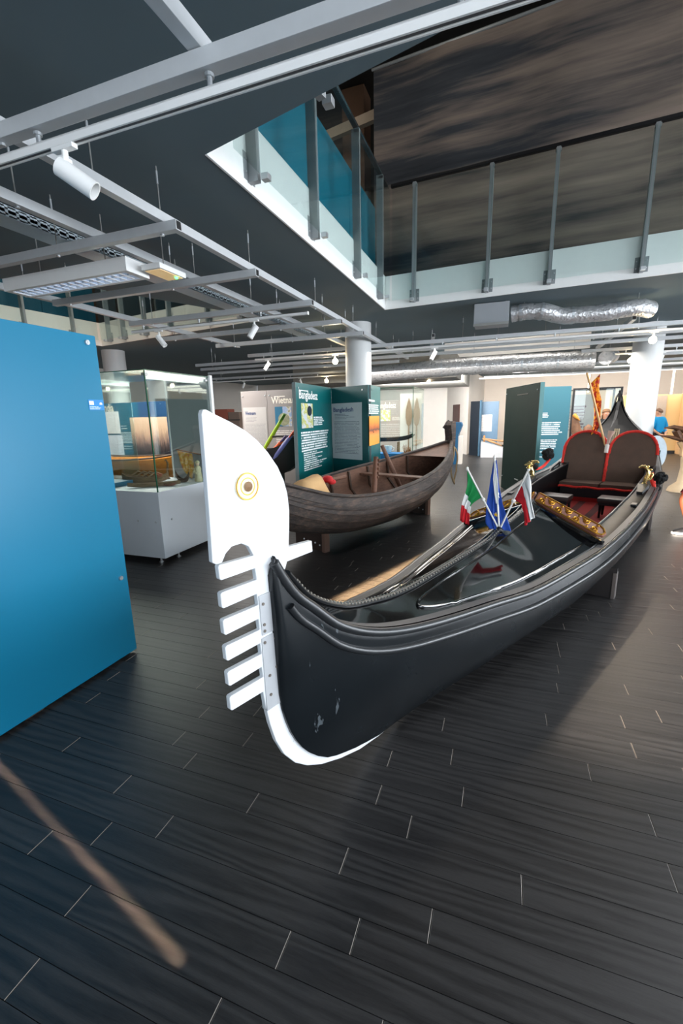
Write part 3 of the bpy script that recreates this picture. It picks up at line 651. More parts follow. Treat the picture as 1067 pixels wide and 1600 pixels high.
# fore deck
def deckpt(s, sg, q):
    """q 0 at the gunwale, 1 at the ridge"""
    w = max(.004, wS(s) - .03); z0 = zS(s) - .012; z1 = max(zR(s), z0 + .01)
    return GP(s, sg * w * (1 - q), z0 + (z1 - z0) * (q ** 1.12))
ss = S_fine(-.15, 2.93, 60)
MB().grid([[deckpt(s, 1, i / 8) for i in range(9)] + [deckpt(s, -1, 1 - i / 8) for i in range(1, 9)] for s in ss]).build('fore_deck', DECK, gon, local=True, smooth=30)
MB().tube([GP(s, 0, max(zR(s), zS(s)) + .004) for s in S_fine(-.1, 2.9, 60)], .02, 8, flat=.55).build('ridge_strip', TRIM, gon, local=True, smooth=60)
sd = MB()
for i in range(96):
    s = -.06 + 2.9 * (i / 95) ** 1.25
    for sg in (-1, 1): sd.ball(GP(s, sg * .013, max(zR(s), zS(s)) + .013), .0052, 5)
sd.build('brass_stud', plain('pale_brass_stud', (206, 200, 186), .25, .8), gon, local=True, kind='stuff')
for sg in (1, -1):
    path = [(2.86, .86), (2.2, .86), (1.6, .84), (1.15, .8), (.9, .72), (.74, .58), (.7, .44), (.76, .32), (.88, .24), (1.2, .2), (1.6, .18), (2.2, .17), (2.86, .16)]
    fa = smooth_table(list(range(13)), [p[0] for p in path]); fb = smooth_table(list(range(13)), [p[1] for p in path])
    pts = [deckpt(fa(i / 6), sg, fb(i / 6)) + Vector((0, 0, .004)) for i in range(73)]
    MB().tube(pts, .009, 6).build('deck_moulding', DECK, gon, local=True, smooth=60)
    MB().tube([deckpt(.1 + 2.8 * i / 40, sg, .05) + Vector((0, 0, .006)) for i in range(41)], .008, 6).build('deck_edge_bead', TRIM, gon, local=True, smooth=60)
# aft end of the fore deck: dark step and gilded board
for sg in (1, -1):
    a0, a1 = GP(2.90, 0, .885), GP(2.84, sg * .60, .625); u = a1 - a0; v = GP(.02, 0, .05)
    MB().bar(a0, a1, .05, .05, bev=.012).build('deck_step', DECK, gon, local=True)
    b0, b1 = GP(2.93, sg * .01, .912), GP(2.88, sg * .60, .655); u = b1 - b0; v = GP(.13, 0, .055)
    out = [(0, 0), (.9, 0), (.97, .18), (1.0, .5), (.97, .82), (.9, 1), (0, 1)]
    bd = MB().prism(out, b0, u, v, .02).build('ornament_board', plain('faded_pink_lacquer', (132, 84, 68), .35, 0, .3, 12), gon, local=True)
    nrm_ = u.cross(v).normalized(); nrm_ = nrm_ if nrm_.z > 0 else -nrm_
    bp = lambda a, b_: b0 + u * a + v * b_ + nrm_ * .014
    MB().tube([bp(*p) for p in [(.02, .06), (.88, .06), (.95, .22), (.975, .5), (.95, .78), (.88, .94), (.02, .94)]], .007, 6, closed=True).build('gilded_border', GOLD, bd, local=True)
    scr = MB()
    for k in range(7):
        cx_, cy_ = .09 + k * .125, .5 + (.16 if k % 2 else -.16); d_ = 1 if k % 2 else -1
        scr.tube([bp(cx_ + (.012 + .05 * q / 14) * math.cos(q * .62) * .95, cy_ + d_ * (.06 + .3 * q / 14) * math.sin(q * .62)) for q in range(15)], [.007 - .0003 * q for q in range(15)], 6)
        scr.tube([bp(cx_ - .05, .5 + d_ * .3), bp(cx_, .5 + d_ * .1), bp(cx_ + .06, .5 + d_ * .34)], [.003, .012, .003], 6)
        scr.ball(bp(cx_ + .03, .5 - d_ * .28), .014, 6, (1, 1, .5))
    scr.build('gilded_scrollwork', GOLD, bd, local=True, smooth=60)
# cockpit
cz = lambda s: zS(s) - .004
inn = smooth_table([2.95, 3.4, 4.2, 5.0, 5.9, 6.6, 7.1], [.42, .46, .52, .56, .56, .5, .42])
for sg in (1, -1):
    ss = [2.95 + 4.2 * i / 40 for i in range(41)]
    MB().grid([[GP(s, cS(s) + sg * (wS(s) - .03), cz(s) - .008), GP(s, cS(s) + sg * (wS(s) + inn(s)) / 2, cz(s) + .012), GP(s, cS(s) + sg * inn(s), cz(s)), GP(s, cS(s) + sg * (inn(s) - .01), cz(s) - .03), GP(s, cS(s) + sg * (inn(s) - .005), .33)] for s in ss]).build('side_deck', SIDED, gon, local=True, smooth=40)
    MB().tube([GP(s, cS(s) + sg * inn(s), cz(s) + .004) for s in ss], .012, 8).build('coaming_bead', TRIM, gon, local=True, smooth=60)
    MB().box(GP(4.25, sg * (.63 + .01), cz(4.25) + .012), (.12, .05, .02), b=.004).build('oar_socket', TRIM, gon, local=True)
MB().grid([[GP(s, cS(s) + q * wB(s) * .98, max(.335, zB(s) + .03)) for q in (-1, -.5, 0, .5, 1)] for s in [2.9 + 4.2 * i / 20 for i in range(21)]]).build('floor_carpet', CARPET, gon, local=True, smooth=60)
MB().prism([(-.55, .33), (.55, .33), (.55, .62), (0, .87), (-.55, .62)], GP(2.93, 0, 0), (0, -1, 0), (0, 0, 1), .02).build('fore_bulkhead', plain('dark_red_panel', (84, 22, 20), .6), gon, local=True)
# seat
SB = 6.1
MB().box(GP(SB + .27, 0, .46), (.5, 1.06, .24), b=.01).build('seat_box', BLACKP, gon, local=True)
MB().box(GP(SB + .012, 0, .40), (.01, 1.0, .06)).build('red_valance', plain('red_cloth', (170, 26, 22), .8), gon, local=True)
for sg in (1, -1):
    MB().box(GP(SB + .27, sg * .275, .615), (.54, .54, .07), b=.025).build('seat_cushion', VELVET, gon, local=True, smooth=50)
def fringe(pts, r=.016, seed=1):
    rnd_ = random.Random(seed); m = MB(); L_ = 0
    m.tube(pts, [r * (.85 + .3 * rnd_.random()) for _ in pts], 8)
    for i in range(len(pts) - 1):
        a, b = Vector(pts[i]), Vector(pts[i + 1]); k = max(1, int((b - a).length / .022))
        for j in range(k):
            p = a.lerp(b, j / k) + Vector((rnd_.uniform(-1, 1), rnd_.uniform(-1, 1), rnd_.uniform(-1, 1))) * r * .7
            m.ball(p, r * rnd_.uniform(.45, .75), 4)
    return m
fringe([GP(SB - .005, -.55 + 1.1 * i / 22, .585 + .006 * math.sin(i)) for i in range(23)], .016, 3).build('seat_fringe', REDF, gon, local=True)
def backpt(w, z): return GP(SB + .36 + (z - .62) * .28, w, z)
for sg, wa, wb_ in ((-1, -.615, -.012), (1, .012, .615)):
    outl = [(wa, .63), (wb_, .63), (wb_, 1.06)]
    cx_, hw = (wa + wb_) / 2, (wb_ - wa) / 2
    arc = [(cx_ + hw * math.cos(a), 1.06 + .33 * math.sin(a) ** .8) for a in [PI * i / 18 for i in range(1, 18)]]
    outl += arc + [(wa, 1.06)]
    bk = MB().prism([(w, z) for w, z in outl], GP(SB + .36 - .62 * .28, 0, 0), GP(0, 1, 0), Vector((.28, 0, 1)), .05).build('seat_back', VELVET, gon, local=True)
    edge = [(wa, .75 + .3 * i / 5) for i in range(6)] if sg < 0 else []
    path = edge + [(wa, 1.06)] + list(reversed(arc)) + [(wb_, 1.06)]
    fringe([backpt(w, z) + Vector((-.025, 0, 0)) for w, z in path], .02, 5 + sg).build('back_fringe', REDF, gon, local=True)
fringe([backpt(.0, .64 + .42 * i / 14) + Vector((-.03, 0, 0)) for i in range(15)], .022, 9).build('divider_fringe', REDF, gon, local=True)
# arm rests, gilded sea-horses, pompoms
GILT = plain('pale_gilt_brass', (226, 196, 128), .25, .9, .15, 30)
for sg in (1, -1):
    A_ = MB().tube([GP(SB - .55, sg * .6, .70), GP(SB - .2, sg * .62, .86), GP(SB + .25, sg * .62, .92)], .016, 8)
    A_.tube([GP(SB - .55, sg * .6, .70), GP(SB - .5, sg * .6, .56)], .014, 8).tube([GP(SB - .5, sg * .6, .62), GP(SB + .2, sg * .61, .80)], .012, 8).tube([GP(SB - .1, sg * .62, .88), GP(SB - .08, sg * .61, .6)], .012, 8).tube([GP(SB + .25, sg * .62, .92), GP(SB + .28, sg * .62, .6)], .014, 8)
    arm = A_.build('arm_rest', BLACKM, gon, local=True, smooth=60)
    MB().box(GP(5.06, sg * .635, cz(5.06) - .01), (.18, .1, .09), b=.02).build('arm_block', BLACKP, gon, local=True)
    hx = GP(5.06, sg * .635, cz(5.06) + .02)
    m = MB().lathe([(.045, 0), (.05, .015), (.03, .03), (.022, .05)], 12, Matrix.Translation(hx))
    pth = [hx + GP(0, sg * q[0], q[1]) for q in ((0, .05), (.01, .1), (.03, .15), (.02, .2), (-.01, .235), (-.045, .24), (-.07, .22))]
    m.tube(pth, [.018, .026, .024, .022, .02, .016, .01], 10)
    m.tube([hx + GP(0, sg * q[0], q[1]) for q in ((.02, .08), (.06, .1), (.075, .15), (.06, .18))], [.016, .014, .01, .004], 8)
    for k in range(5): m.ball(pth[1 + k] + GP(.0, sg * .03, .006), .013, 5)
    m.tube([hx + GP(.02, 0, .1), hx + GP(.06, 0, .13)], [.012, .004], 6).tube([hx + GP(-.02, 0, .1), hx + GP(-.06, 0, .13)], [.012, .004], 6)
    m.build('gilded_sea_horse', GILT, gon, local=True, smooth=60)
    MB().prism([(-.055, 0), (.055, 0), (.028, -.3), (-.028, -.3)], GP(5.02, sg * .63, cz(5.02) + .04), (0, 1, 0), Vector((.98, 0, .18)), .05).build('arm_wedge', BLACKP, gon, local=True)
    if sg > 0: cdp = [GP(5.08 + .04 * i, sg * (.68 + .05 * math.sin(PI * i / 5)), cz(5.1) + .16 - .16 * math.sin(PI * i / 5)) for i in range(6)]; poms = ((1, .0, .052, GP(0, .07, .06)), (4, .0, .04, GP(0, .03, -.07)))
    else: cdp = [GP(5.16 + .15 * i, sg * (.65 - .002 * i), cz(5.3) + .13 + .02 * i - .06 * math.sin(PI * i / 5)) for i in range(6)]; poms = ((0, .02, .035, GP(0, 0, 0)), (4, .06, .065, GP(0, 0, .05)))
    cord = MB().tube(cdp, .02, 8).build('red_cord', REDF, gon, local=True)
    for k, dz, rr, o_ in poms:
        m = MB(); rnd_ = random.Random(k + 11)
        for j in range(44):
            v_ = Vector((rnd_.gauss(0, 1), rnd_.gauss(0, 1), rnd_.gauss(0, 1))).normalized() * rr
            m.ball(cdp[k] + o_ + v_ + Vector((0, 0, dz)), rr * .5, 4)
        m.build('pompom', POM, cord, local=True, kind='stuff')
# stern deck
ss = [6.75 + 1.66 * i / 40 for i in range(41)]
MB().grid([[GP(s - .012, cS(s) + sg_ * max(.004, wS(s) - .012), zS(s) - .01 + (1 - abs(sg_)) * .10 * min(1, wS(s) / .3)) for sg_ in (-1, -.66, -.33, 0, .33, .66, 1)] for s in ss]).build('stern_deck', plain('black_stern_deck', (7, 7, 8), .55, 0, .2, 10, spec=.15), gon, local=True, smooth=30)
MB().prism([(-.5, .9), (.5, .9), (.5, .95), (0, 1.2), (-.5, .95)], GP(6.78, -.03, 0), (0, -1, 0), (0, 0, 1), .02).build('stern_bulkhead', BLACKP, gon, local=True)
sd = MB()
for i in range(30):
    s = 6.85 + 1.0 * i / 29
    for q in (-.03, 0, .03): sd.box(GP(s, cS(s) + q, zS(s) + .10 * min(1, wS(s) / .3) + .006), (.02, .02, .012))
sd.build('pale_inlay', plain('pale_inlay', (206, 190, 160), .4), gon, local=True, kind='stuff')
MB().prism([(-.13, 0), (.13, 0), (.11, .15), (-.11, .15)], GP(7.45, .22, zS(7.5) + .06), (.3, -1, 0), (.25, 0, 1), .02).build('stern_panel', plain('black_slate_panel', (18, 18, 20), .5), gon, local=True)
for sg in (1, -1):                                      # dull grey plates on the lower stern deck
    MB().grid([[GP(s, cS(s) + sg * (wS(s) - .03) * q, zS(s) - .002 + (1 - q) * .10 * min(1, wS(s) / .3) + .008) for q in (.95, .6, .2)] for s in (6.76, 6.95, 7.15, 7.35, 7.55)]).build('stern_plate', plain('dull_grey_plate', (58, 58, 60), .5, 0, .2, 14), gon, local=True, smooth=40)
# stern fin
fin = [(7.55, 1.20), (7.9, 1.36), (8.15, 1.52), (8.3, 1.70), (8.38, 1.88), (8.415, 2.06), (8.44, 2.04), (8.46, 1.8), (8.42, 1.5), (8.3, 1.3)]
MB().prism([(a, b_) for a, b_ in fin], GP(0, -.193, 0), (1, 0, 0), (0, 0, 1), .045).build('stern_iron', BLACKM, gon, local=True)
# cradle plates under the hull
CR = plain('dark_cradle_board', (34, 30, 30), .5)
for s in (3.32, 6.35):
    zb_ = zB(s) - .004
    cr = MB().prism([(-.67, 0), (.67, 0), (.67, zb_ + .045), (.58, zb_ + .035), (.52, zb_), (-.52, zb_), (-.58, zb_ + .035), (-.67, zb_ + .045)], GP(s, 0, 0), (0, -1, 0), (0, 0, 1), .03).build('hull_cradle', CR, gon, local=True)
    for sg in (1, -1): MB().box(GP(s + .02, sg * .655, zb_ / 2), (.09, .03, zb_), b=.004).build('cradle_post', plain('grey_brown_post', (92, 84, 80), .5), cr, local=True)
# ---- bow iron
FO = 0.0
head = [(-.413, 1.715), (-.408, 1.727), (-.398, 1.729), (-.362, 1.712), (-.312, 1.69), (-.258, 1.662), (-.211, 1.628), (-.168, 1.585), (-.127, 1.531), (-.102, 1.481), (-.087, 1.43), (-.081, 1.366), (-.085, 1.303), (-.093, 1.228),
        (.031, 1.222), (.034, 1.176), (-.105, 1.172), (-.117, 1.145), (-.14, 1.15), (-.176, 1.21), (-.177, 1.085), (-.174, .93), (-.171, .737), (-.163, .618), (-.142, .518), (-.108, .429), (-.057, .343), (.014, .263), (.091, .202), (.192, .157), (.322, .111), (.5, .06), (.66, .035),
        (.66, .018), (.488, .034), (.321, .064), (.173, .115), (.041, .176), (-.048, .234), (-.116, .296), (-.172, .375), (-.21, .462), (-.234, .553), (-.25, .646), (-.257, .706)]
for k in range(5):                                     # six comb teeth, lowest first
    zt = .714 + k * .0955
    head += [(-.394, zt - .006), (-.401, zt), (-.402, zt + .046), (-.396, zt + .051), (-.252, zt + .05), (-.256, zt + .0935)]
head += [(-.394, 1.188), (-.4, 1.194), (-.402, 1.236), (-.398, 1.241), (-.258, 1.237), (-.276, 1.273), (-.305, 1.291), (-.344, 1.29), (-.369, 1.273), (-.386, 1.246), (-.408, 1.246), (-.421, 1.256), (-.417, 1.418)]
iron = MB().prism(head, (0, 0, 0), (1, 0, 0), (0, 0, 1), .022)
io = iron.build('bow_iron', FERRO, gon, local=True)
bv = io.modifiers.new('edge', 'BEVEL'); bv.width = .003; bv.segments = 2; bv.limit_method = 'ANGLE'
for (pz0, pz1) in ((.93, 1.085), (.62, .92)):
    c = -.21 if pz0 > .9 else -.205
    pl_ = MB().prism([(-.246, pz0), (-.168, pz0), (-.172, pz1), (-.25, pz1)], (0, 0, 0), (1, 0, 0), (0, 0, 1), .030).build('stem_plate', PLATE, io, local=True)
RVM = plain('dull_rivet', (120, 112, 104), .4, .6)
for (x, z) in ((-.235, 1.05), (-.185, 1.05), (-.235, .97), (-.19, .99), (-.235, .945), (-.19, .955), (-.238, .9), (-.19, .9), (-.225, .76), (-.19, .78), (-.225, .68), (-.18, .66)):
    MB().tube([GP(x, -.018, z), GP(x, .018, z)], .006, 8).build('rivet', RVM, io, local=True, smooth=40)
for sg in (1, -1):
    T = Matrix.Translation(GP(-.269, sg * .011, 1.48)) @ Matrix.Rotation(sg * PI / 2, 4, 'X')
    ey = MB().lathe([(.002, 0), (.047, 0), (.047, .004), (.036, .007), (.002, .007)], 28, T).build('rosette', plain('pale_gold_disc', (242, 230, 196), .45, 0, .08, 60), io, local=True, smooth=30)
    MB().lathe([(.014, .007), (.017, .011), (.002, .013)], 16, T).build('rosette_hub', plain('brown_brass_hub', (116, 84, 48), .5, .2), ey, local=True, smooth=30)
    for r in (.028, .044): MB().tube([T @ Vector((r * math.cos(a * PI / 14), r * math.sin(a * PI / 14), .0065)) for a in range(28)], .0022, 6, closed=True).build('rosette_ring', GOLD, ey, local=True)
MB().prism([(-.176, 1.215), (-.14, 1.155), (-.11, 1.09), (-.15, 1.07), (-.178, 1.1)], (0, 0, 0), (1, 0, 0), (0, 0, 1), .05).build('stem_head', TRIM, gon, local=True)
gm = gon.matrix_world
def GW(s, w, z): return gm @ GP(s, w, z)
# ---- things standing on / in the gondola
def stool(label, s, w):
    r = thing('side_stool', label, 'stool', GW(s, w, .345), math.radians(70.13), 'side stools in the gondola')
    MB().box((0, 0, .235), (.3, .36, .06), b=.02).build('seat', LEATHER, r, local=True, smooth=50)
    MB().box((0, 0, .19), (.27, .33, .04), b=.005).build('apron', BLACKP, r, local=True)
    for a in (-1, 1):
        for b_ in (-1, 1): MB().tube([(a * .11, b_ * .14, .18), (a * .115, b_ * .145, .0)], [.02, .014], 8).build('leg', BLACKP, r, local=True)
stool('low black stool with grey leather seat at the left side of the cockpit', 5.12, -.33)
stool('low black stool with brown leather seat at the right side of the cockpit', 5.28, .33)
pd = thing('wrapped_paddle', 'pale wrapped paddle with flared top wedged between the two seat backs', 'paddle', backpt(0, 1.05) * 0 + GW(6.5, 0, 1.07))
MB().tube([GW(6.42, -.005, 1.08), GW(6.45, 0, 1.2)], [.026, .03], 10).build('grip', plain('white_wrapping', (232, 224, 214), .6), pd, smooth=60)
MB().tube([GW(6.45, 0, 1.2), GW(6.48, .01, 1.3), GW(6.5, .025, 1.4)], [.02, .026, .05], 10, flat=.5).build('blade', plain('pinkish_wood', (206, 166, 150), .5), pd, smooth=60)
# flags
def cloth(rows, name, mats, parent, bands=None, n=18, amp=.008, axis='v'):
    """rows: list of 3-D edge curves (each [start, end]) from hoist to fly"""
    fx = smooth_table(list(range(len(rows))), None) if False else None
    G2 = []
    K = len(rows)
    for i in range(n + 1):
        u = i / n * (K - 1); k = min(int(u), K - 2); q = u - k
        a = Vector(rows[k][0]).lerp(Vector(rows[k + 1][0]), q); b = Vector(rows[k][1]).lerp(Vector(rows[k + 1][1]), q)
        G2.append([a.lerp(b, j / n) + Vector((amp * math.sin(j * .9 + i * .35), amp * .8 * math.cos(j * 1.1 + i * .2), 0)) * min(1, i / 4) for j in range(n + 1)])
    mb = MB().grid(G2)
    if bands:
        for q in range(len(mb.f)):
            i, j = divmod(q, n); x = (i if axis == 'u' else j) / n
            mb.mi[q] = next((bi for bi, lim in enumerate(bands) if x < lim), len(bands) - 1)
    o = mb.build(name, mats, parent, local=False, smooth=60)
    md = o.modifiers.new('thickness', 'SOLIDIFY'); md.thickness = .002
    return o
FW_ = plain('white_flag_cloth', (238, 236, 232), .8, 0, .05); FR = plain('red_flag_cloth', (206, 24, 36), .8, 0, .1); FG = plain('green_flag_cloth', (0, 128, 62), .8, 0, .1); FB = plain('blue_flag_cloth', (8, 62, 150), .8, 0, .15)
POLE = plain('white_flag_pole', (232, 228, 220), .4)
F0 = (2.125, 0.0, 0.811)
def LW(p): return gm @ Vector(p)
def flagpole(label, top, r=.007):
    o = thing('table_flag', label, 'flag', LW(F0)); P0 = LW(F0)
    MB().tube([P0, LW(top)], r, 8).build('pole', POLE, o, smooth=60); MB().ball(LW(top), .011, 6, (1, 1, 1.4)).build('pole_tip', POLE, o, smooth=60)
    mid = P0.lerp(LW(top), .5); MB().ball(mid, .016, 6).tube([mid, mid + Vector((.02, 0, -.03))], [.005, .002], 5).build('tie_knot', POLE, o)
    return o
fl = flagpole('small green, white and red flag on a white pole leaning left on the deck', (2.05, 0.249, 1.282))
cloth([(LW(p), LW(q)) for p, q in (((2.05, 0.248, 1.272), (2.09, 0.134, 1.066)), ((2.03, 0.243, 1.125), (2.06, 0.204, 0.997)), ((2.04, 0.27, 0.998), (2.06, 0.227, 0.927)), ((2.05, 0.291, 0.862), (2.06, 0.218, 0.829)))], 'flag_cloth', [FG, FW_, FR], fl, [.34, .66, 1.1], axis='u')
fl = flagpole('small blue flag with a gold star on an upright white pole on the deck', (2.14, 0.074, 1.371))
eu = cloth([(LW(p), LW(q)) for p, q in (((2.14, 0.076, 1.352), (2.14, 0.056, 1.348)), ((2.12, 0.093, 1.22), (2.17, 0.042, 1.203)), ((2.11, 0.104, 1.015), (2.18, 0.006, 0.999)), ((2.1, 0.095, 0.864), (2.18, -0.041, 0.867)), ((2.09, 0.063, 0.819), (2.16, -0.081, 0.806)))], 'flag_cloth', [FB], fl)
cloth([(LW(p), LW(q)) for p, q in (((2.1, 0.059, 1.346), (2.1, 0.049, 1.347)), ((2.08, 0.052, 1.213), (2.08, 0.019, 1.216)), ((2.07, 0.019, 1.031), (2.07, -0.001, 1.023)))], 'white_fold', [FW_], fl, amp=.002)
def star(c, r, u, v, name, mat, parent):
    MB().prism([((r if i % 2 == 0 else r * .4) * math.sin(i * PI / 5), (r if i % 2 == 0 else r * .4) * math.cos(i * PI / 5)) for i in range(10)], c, u, v, .006).build(name, mat, parent)
FY = plain('gold_star_cloth', (226, 178, 30), .7)
star(LW((2.07, 0.014, 0.942)), .018, gm.to_3x3() @ Vector((0, -1, 0)), (0, 0, 1), 'star', FY, fl)
fl = flagpole('small white and red flag on a white pole leaning right with gilded finial', (2.1, -0.194, 1.299))
cloth([(LW(p), LW(q)) for p, q in (((2.1, -0.196, 1.28), (2.11, -0.103, 1.077)), ((2.07, -0.233, 1.134), (2.07, -0.167, 1.047)), ((2.05, -0.27, 0.963), (2.05, -0.211, 0.893)))], 'flag_cloth', [FW_, FR], fl, [.46, 1.1], axis='v')
tp = LW((2.1, -0.194, 1.299))
MB().lathe([(.006, 0), (.018, .01), (.008, .02), (.02, .032), (.006, .05), (.002, .06)], 10, Matrix.Translation(tp)).tube([tp + Vector((-.03, 0, .03)), tp + Vector((0, 0, .045)), tp + Vector((.025, .01, .035))], [.004, .012, .004], 6).build('gilded_finial', GILT, fl, smooth=60)
MB().lathe([(.03, -.006), (.034, .004), (.02, .016), (.014, .03)], 14, Matrix.Translation(LW(F0))).build('flag_socket', TRIM, gon, smooth=50)
t = NT('crimson_gold_brocade'); n = t.noise(t.coord('Object', (1, 1, 1)), 17, 3, .6); t.color(t.ramp(n, [(.46, srgb(176, 34, 12)), (.52, srgb(236, 140, 20)), (.62, srgb(250, 176, 44))])); t.rough(.7); BROC = t.m
vf = thing('brocade_banner', 'crimson and gold swallow-tailed banner on a pole behind the seat backs', 'banner', GW(6.62, .0, 1.2))
MB().tube([GW(6.62, .0, 1.0), LW((6.5, 0.379, 2.265))], .016, 8).build('pole', plain('pale_wood_pole', (222, 176, 120), .5), vf, smooth=60)
cloth([(LW(p), LW(q)) for p, q in (((6.62, 0.349, 2.1), (6.62, 0.224, 2.242)), ((6.58, 0.312, 1.974), (6.66, 0.215, 2.019)), ((6.62, 0.28, 1.821), (6.7, 0.181, 1.857)), ((6.58, 0.233, 1.667), (6.62, 0.178, 1.694)), ((6.62, 0.236, 1.483), (6.66, 0.177, 1.521)), ((6.62, 0.267, 1.336), (6.66, 0.199, 1.384)))], 'banner_cloth', [BROC], vf, amp=.012)
# ================================================================ EXHIBIT PANELS
WTXT = plain('white_print', (242, 242, 240), .6, 0, .02); NAVYT = plain('navy_print', (44, 62, 110), .6); CREAMT = plain('cream_print', (244, 236, 222), .6); GREYT = plain('grey_print', (96, 100, 104), .6)
class Face:
    """upright face seen from the camera's side: u runs from A to B"""
    def __init__(s, A, B):
        s.A = Vector((A[0], A[1], 0)); d = Vector((B[0] - A[0], B[1] - A[1], 0)); s.L = d.length; s.u = d.normalized()
        s.n = Vector((s.u.y, -s.u.x, 0)); s.s = 1
    def p(s, u, z, off=0.0): return s.A + s.u * u + Vector((0, 0, z)) + s.n * off
    def sheet(s, name, box, mat, parent, off=.003, th=.004):
        u0, z0, w, h = box
        sh = MB().prism([(0, 0), (w, 0), (w, h), (0, h)], s.p(u0, z0, off), s.u, (0, 0, 1), th)
        o_ = s.p(u0, z0, off + th / 2 + .0006); sh.uv = {}
        sh.quad(o_, s.u * w, Vector((0, 0, h)))
        return sh.build(name, mat, parent)
    def print_(s, name, box, mat, parent, off=.0015):
        u0, z0, w, h = box
        return MB().quad(s.p(u0, z0, off), s.u * w, Vector((0, 0, h))).build(name, mat, parent)
    def text(s, txt, u0, z0, size, mat, parent, width=None, off=.002, name='lettering', bold=.016):
        return lettering(parent, txt, s.p(u0, z0, 0), s.u, (0, 0, 1), size, mat, width, name, off, bold=bold)
def board(face, z0, z1, th, mat, parent, name='board', inset=0.0):
    a, b = face.p(inset, (z0 + z1) / 2, -th / 2), face.p(face.L - inset, (z0 + z1) / 2, -th / 2)
    return MB().bar(a, b, th, z1 - z0, bev=.004).build(name, mat, parent)
def bolts(face, pts, parent, r=.014, mat=None):
    for u, z in pts:
        c = face.p(u, z, 0); MB().tube([c - face.n * .004, c + face.n * .012], r, 14).build('standoff_bolt', mat or STEEL, parent, smooth=40)
# -- big blue panel at left
BLUEP = plain('bright_blue_laminate', (10, 118, 154), .42, 0, .03, 2)
bp_ = thing('exhibit_panel', 'huge plain bright blue panel filling the left edge of the view', 'panel', (-2.56, 1.4, 0))
MB().box((-2.555, 1.13, 1.13), (.1, 2.272, 2.22), b=.012).build('board', BLUEP, bp_, smooth=40)
MB().box((-2.57, 1.13, .012), (.05, 2.2, .024)).build('kick_strip', BLACKP, bp_)
F = Face((-2.505, 2.266), (-2.505, .0)); F.n = Vector((1, 0, 0)); F.u = Vector((0, -1, 0))
for y_, z_ in ((2.193, 2.19), (2.203, .608), (.6, 2.2)):
    MB().tube([(-2.507, y_, z_), (-2.492, y_, z_)], .015, 16).tube([(-2.5, y_, z_), (-2.489, y_, z_)], .007, 10).build('standoff_bolt', STEEL, bp_, smooth=40)
fu = Face((-2.505, 2.144), (-2.505, 2.258)); fu.n = Vector((1, 0, 0))
stk = fu.sheet('museum_sticker', (0, 1.773, .114, .066), plain('sky_blue_sticker', (28, 132, 200), .4), bp_, off=.001, th=.0016)
MB().quad((-2.5015, 2.148, 1.806), (0, .034, 0), (0, 0, .024)).build('white_block', WTXT, stk)
MB().quad((-2.5015, 2.148, 1.779), (0, .09, 0), (0, 0, .02)).build('fine_print', printmat('sticker_print', (28, 132, 200), (225, 240, 250), 3, 5, .4, .3), stk)
MB().prism([(0, 0), (.02, 0), (.02, .008), (.014, .014), (.006, .014), (0, .008)], (-2.5012, 2.225, 1.808), (0, 1, 0), (0, 0, 1), .0008).build('white_emblem', WTXT, stk)
# -- dark teal Bangladesh stand
TEAL = plain('dark_teal_laminate', (0, 98, 100), .38, 0, .05, 2); TEALK = plain('shadowed_teal_laminate', (4, 80, 82), .38, 0, .05, 2)  # TEALK: same teal darkened, the middle board's shadow put into its colour
GEDG = plain('grey_panel_edge', (112, 124, 124), .5)
bs = thing('exhibit_panel', 'dark teal three-sided stand headed Bangladesz behind the old wooden boat', 'panel', (-2.9, 7.6, 0))
f1, f2, f3 = Face((-3.17, 6.57), (-3.23, 8.3)), Face((-3.23, 8.3), (-2.35, 7.88)), Face((-2.305, 7.92), (-2.355, 8.77))
o1 = board(f1, .02, 2.25, .06, TEAL, bs, 'left_board'); o2 = board(f2, .02, 2.25, .06, TEALK, bs, 'middle_board'); o3 = board(f3, .02, 2.25, .06, TEAL, bs, 'right_board')
for f_, o_ in ((f1, o1), (f3, o3)): MB().bar(f_.p(-.004, .02, -.03), f_.p(-.004, 2.25, -.03), .008, .062, up=f_.n).build('edge_strip', GEDG, o_)
f1.text('Bangladesz', *(0.116, 2.003), .20, WTXT, o1, 0.852)
f1.print_('fine_print', (0.197, 2.125, 0.322, 0.025), printmat('print_a', (0, 98, 100), (240, 244, 244), 1, 8, .7, .0), o1)
MAP = NT('country_map_print'); c_ = MAP.n('ShaderNodeTexCoord'); n_ = MAP.noise(c_.outputs['UV'], 3.4, 5, .6)
MAP.color(MAP.ramp(n_, [(.40, srgb(196, 206, 222)), (.47, srgb(214, 214, 206)), (.52, srgb(176, 186, 96)), (.62, srgb(232, 222, 150)), (.75, srgb(90, 96, 40))])); MAP.rough(.4)
mp_ = f1.sheet('map_sheet', (0.191, 1.513, 0.508, 0.416), MAP.m, o1)
gx = (0.445, 1.717, 0.208, 0.17)
GLB = plain('dark_globe_print', (30, 44, 58), .4, 0, .8, 60)
MB().prism([(gx[2] / 2 * math.cos(a * PI / 12), gx[3] / 2 * math.sin(a * PI / 12)) for a in range(24)], f1.p(gx[0] + gx[2] / 2, gx[1] + gx[3] / 2, .008), f1.u, (0, 0, 1), .002).build('globe_print', GLB, mp_)
f1.print_('fine_print', (0.746, 1.55, 0.525, 0.165), printmat('print_b', (0, 98, 100), (240, 244, 244), 5, 5, .62, .2, 2), o1)
f1.print_('body_print', (0.149, 1.12, 1.372, 0.35), printmat('print_c', (0, 98, 100), (240, 244, 244), 8, 12, .6, .12, 5), o1)
f1.print_('body_print', (0.229, 0.785, 1.226, 0.331), printmat('print_d', (0, 98, 100), (240, 244, 244), 9, 9, .5, .6, 9), o1)
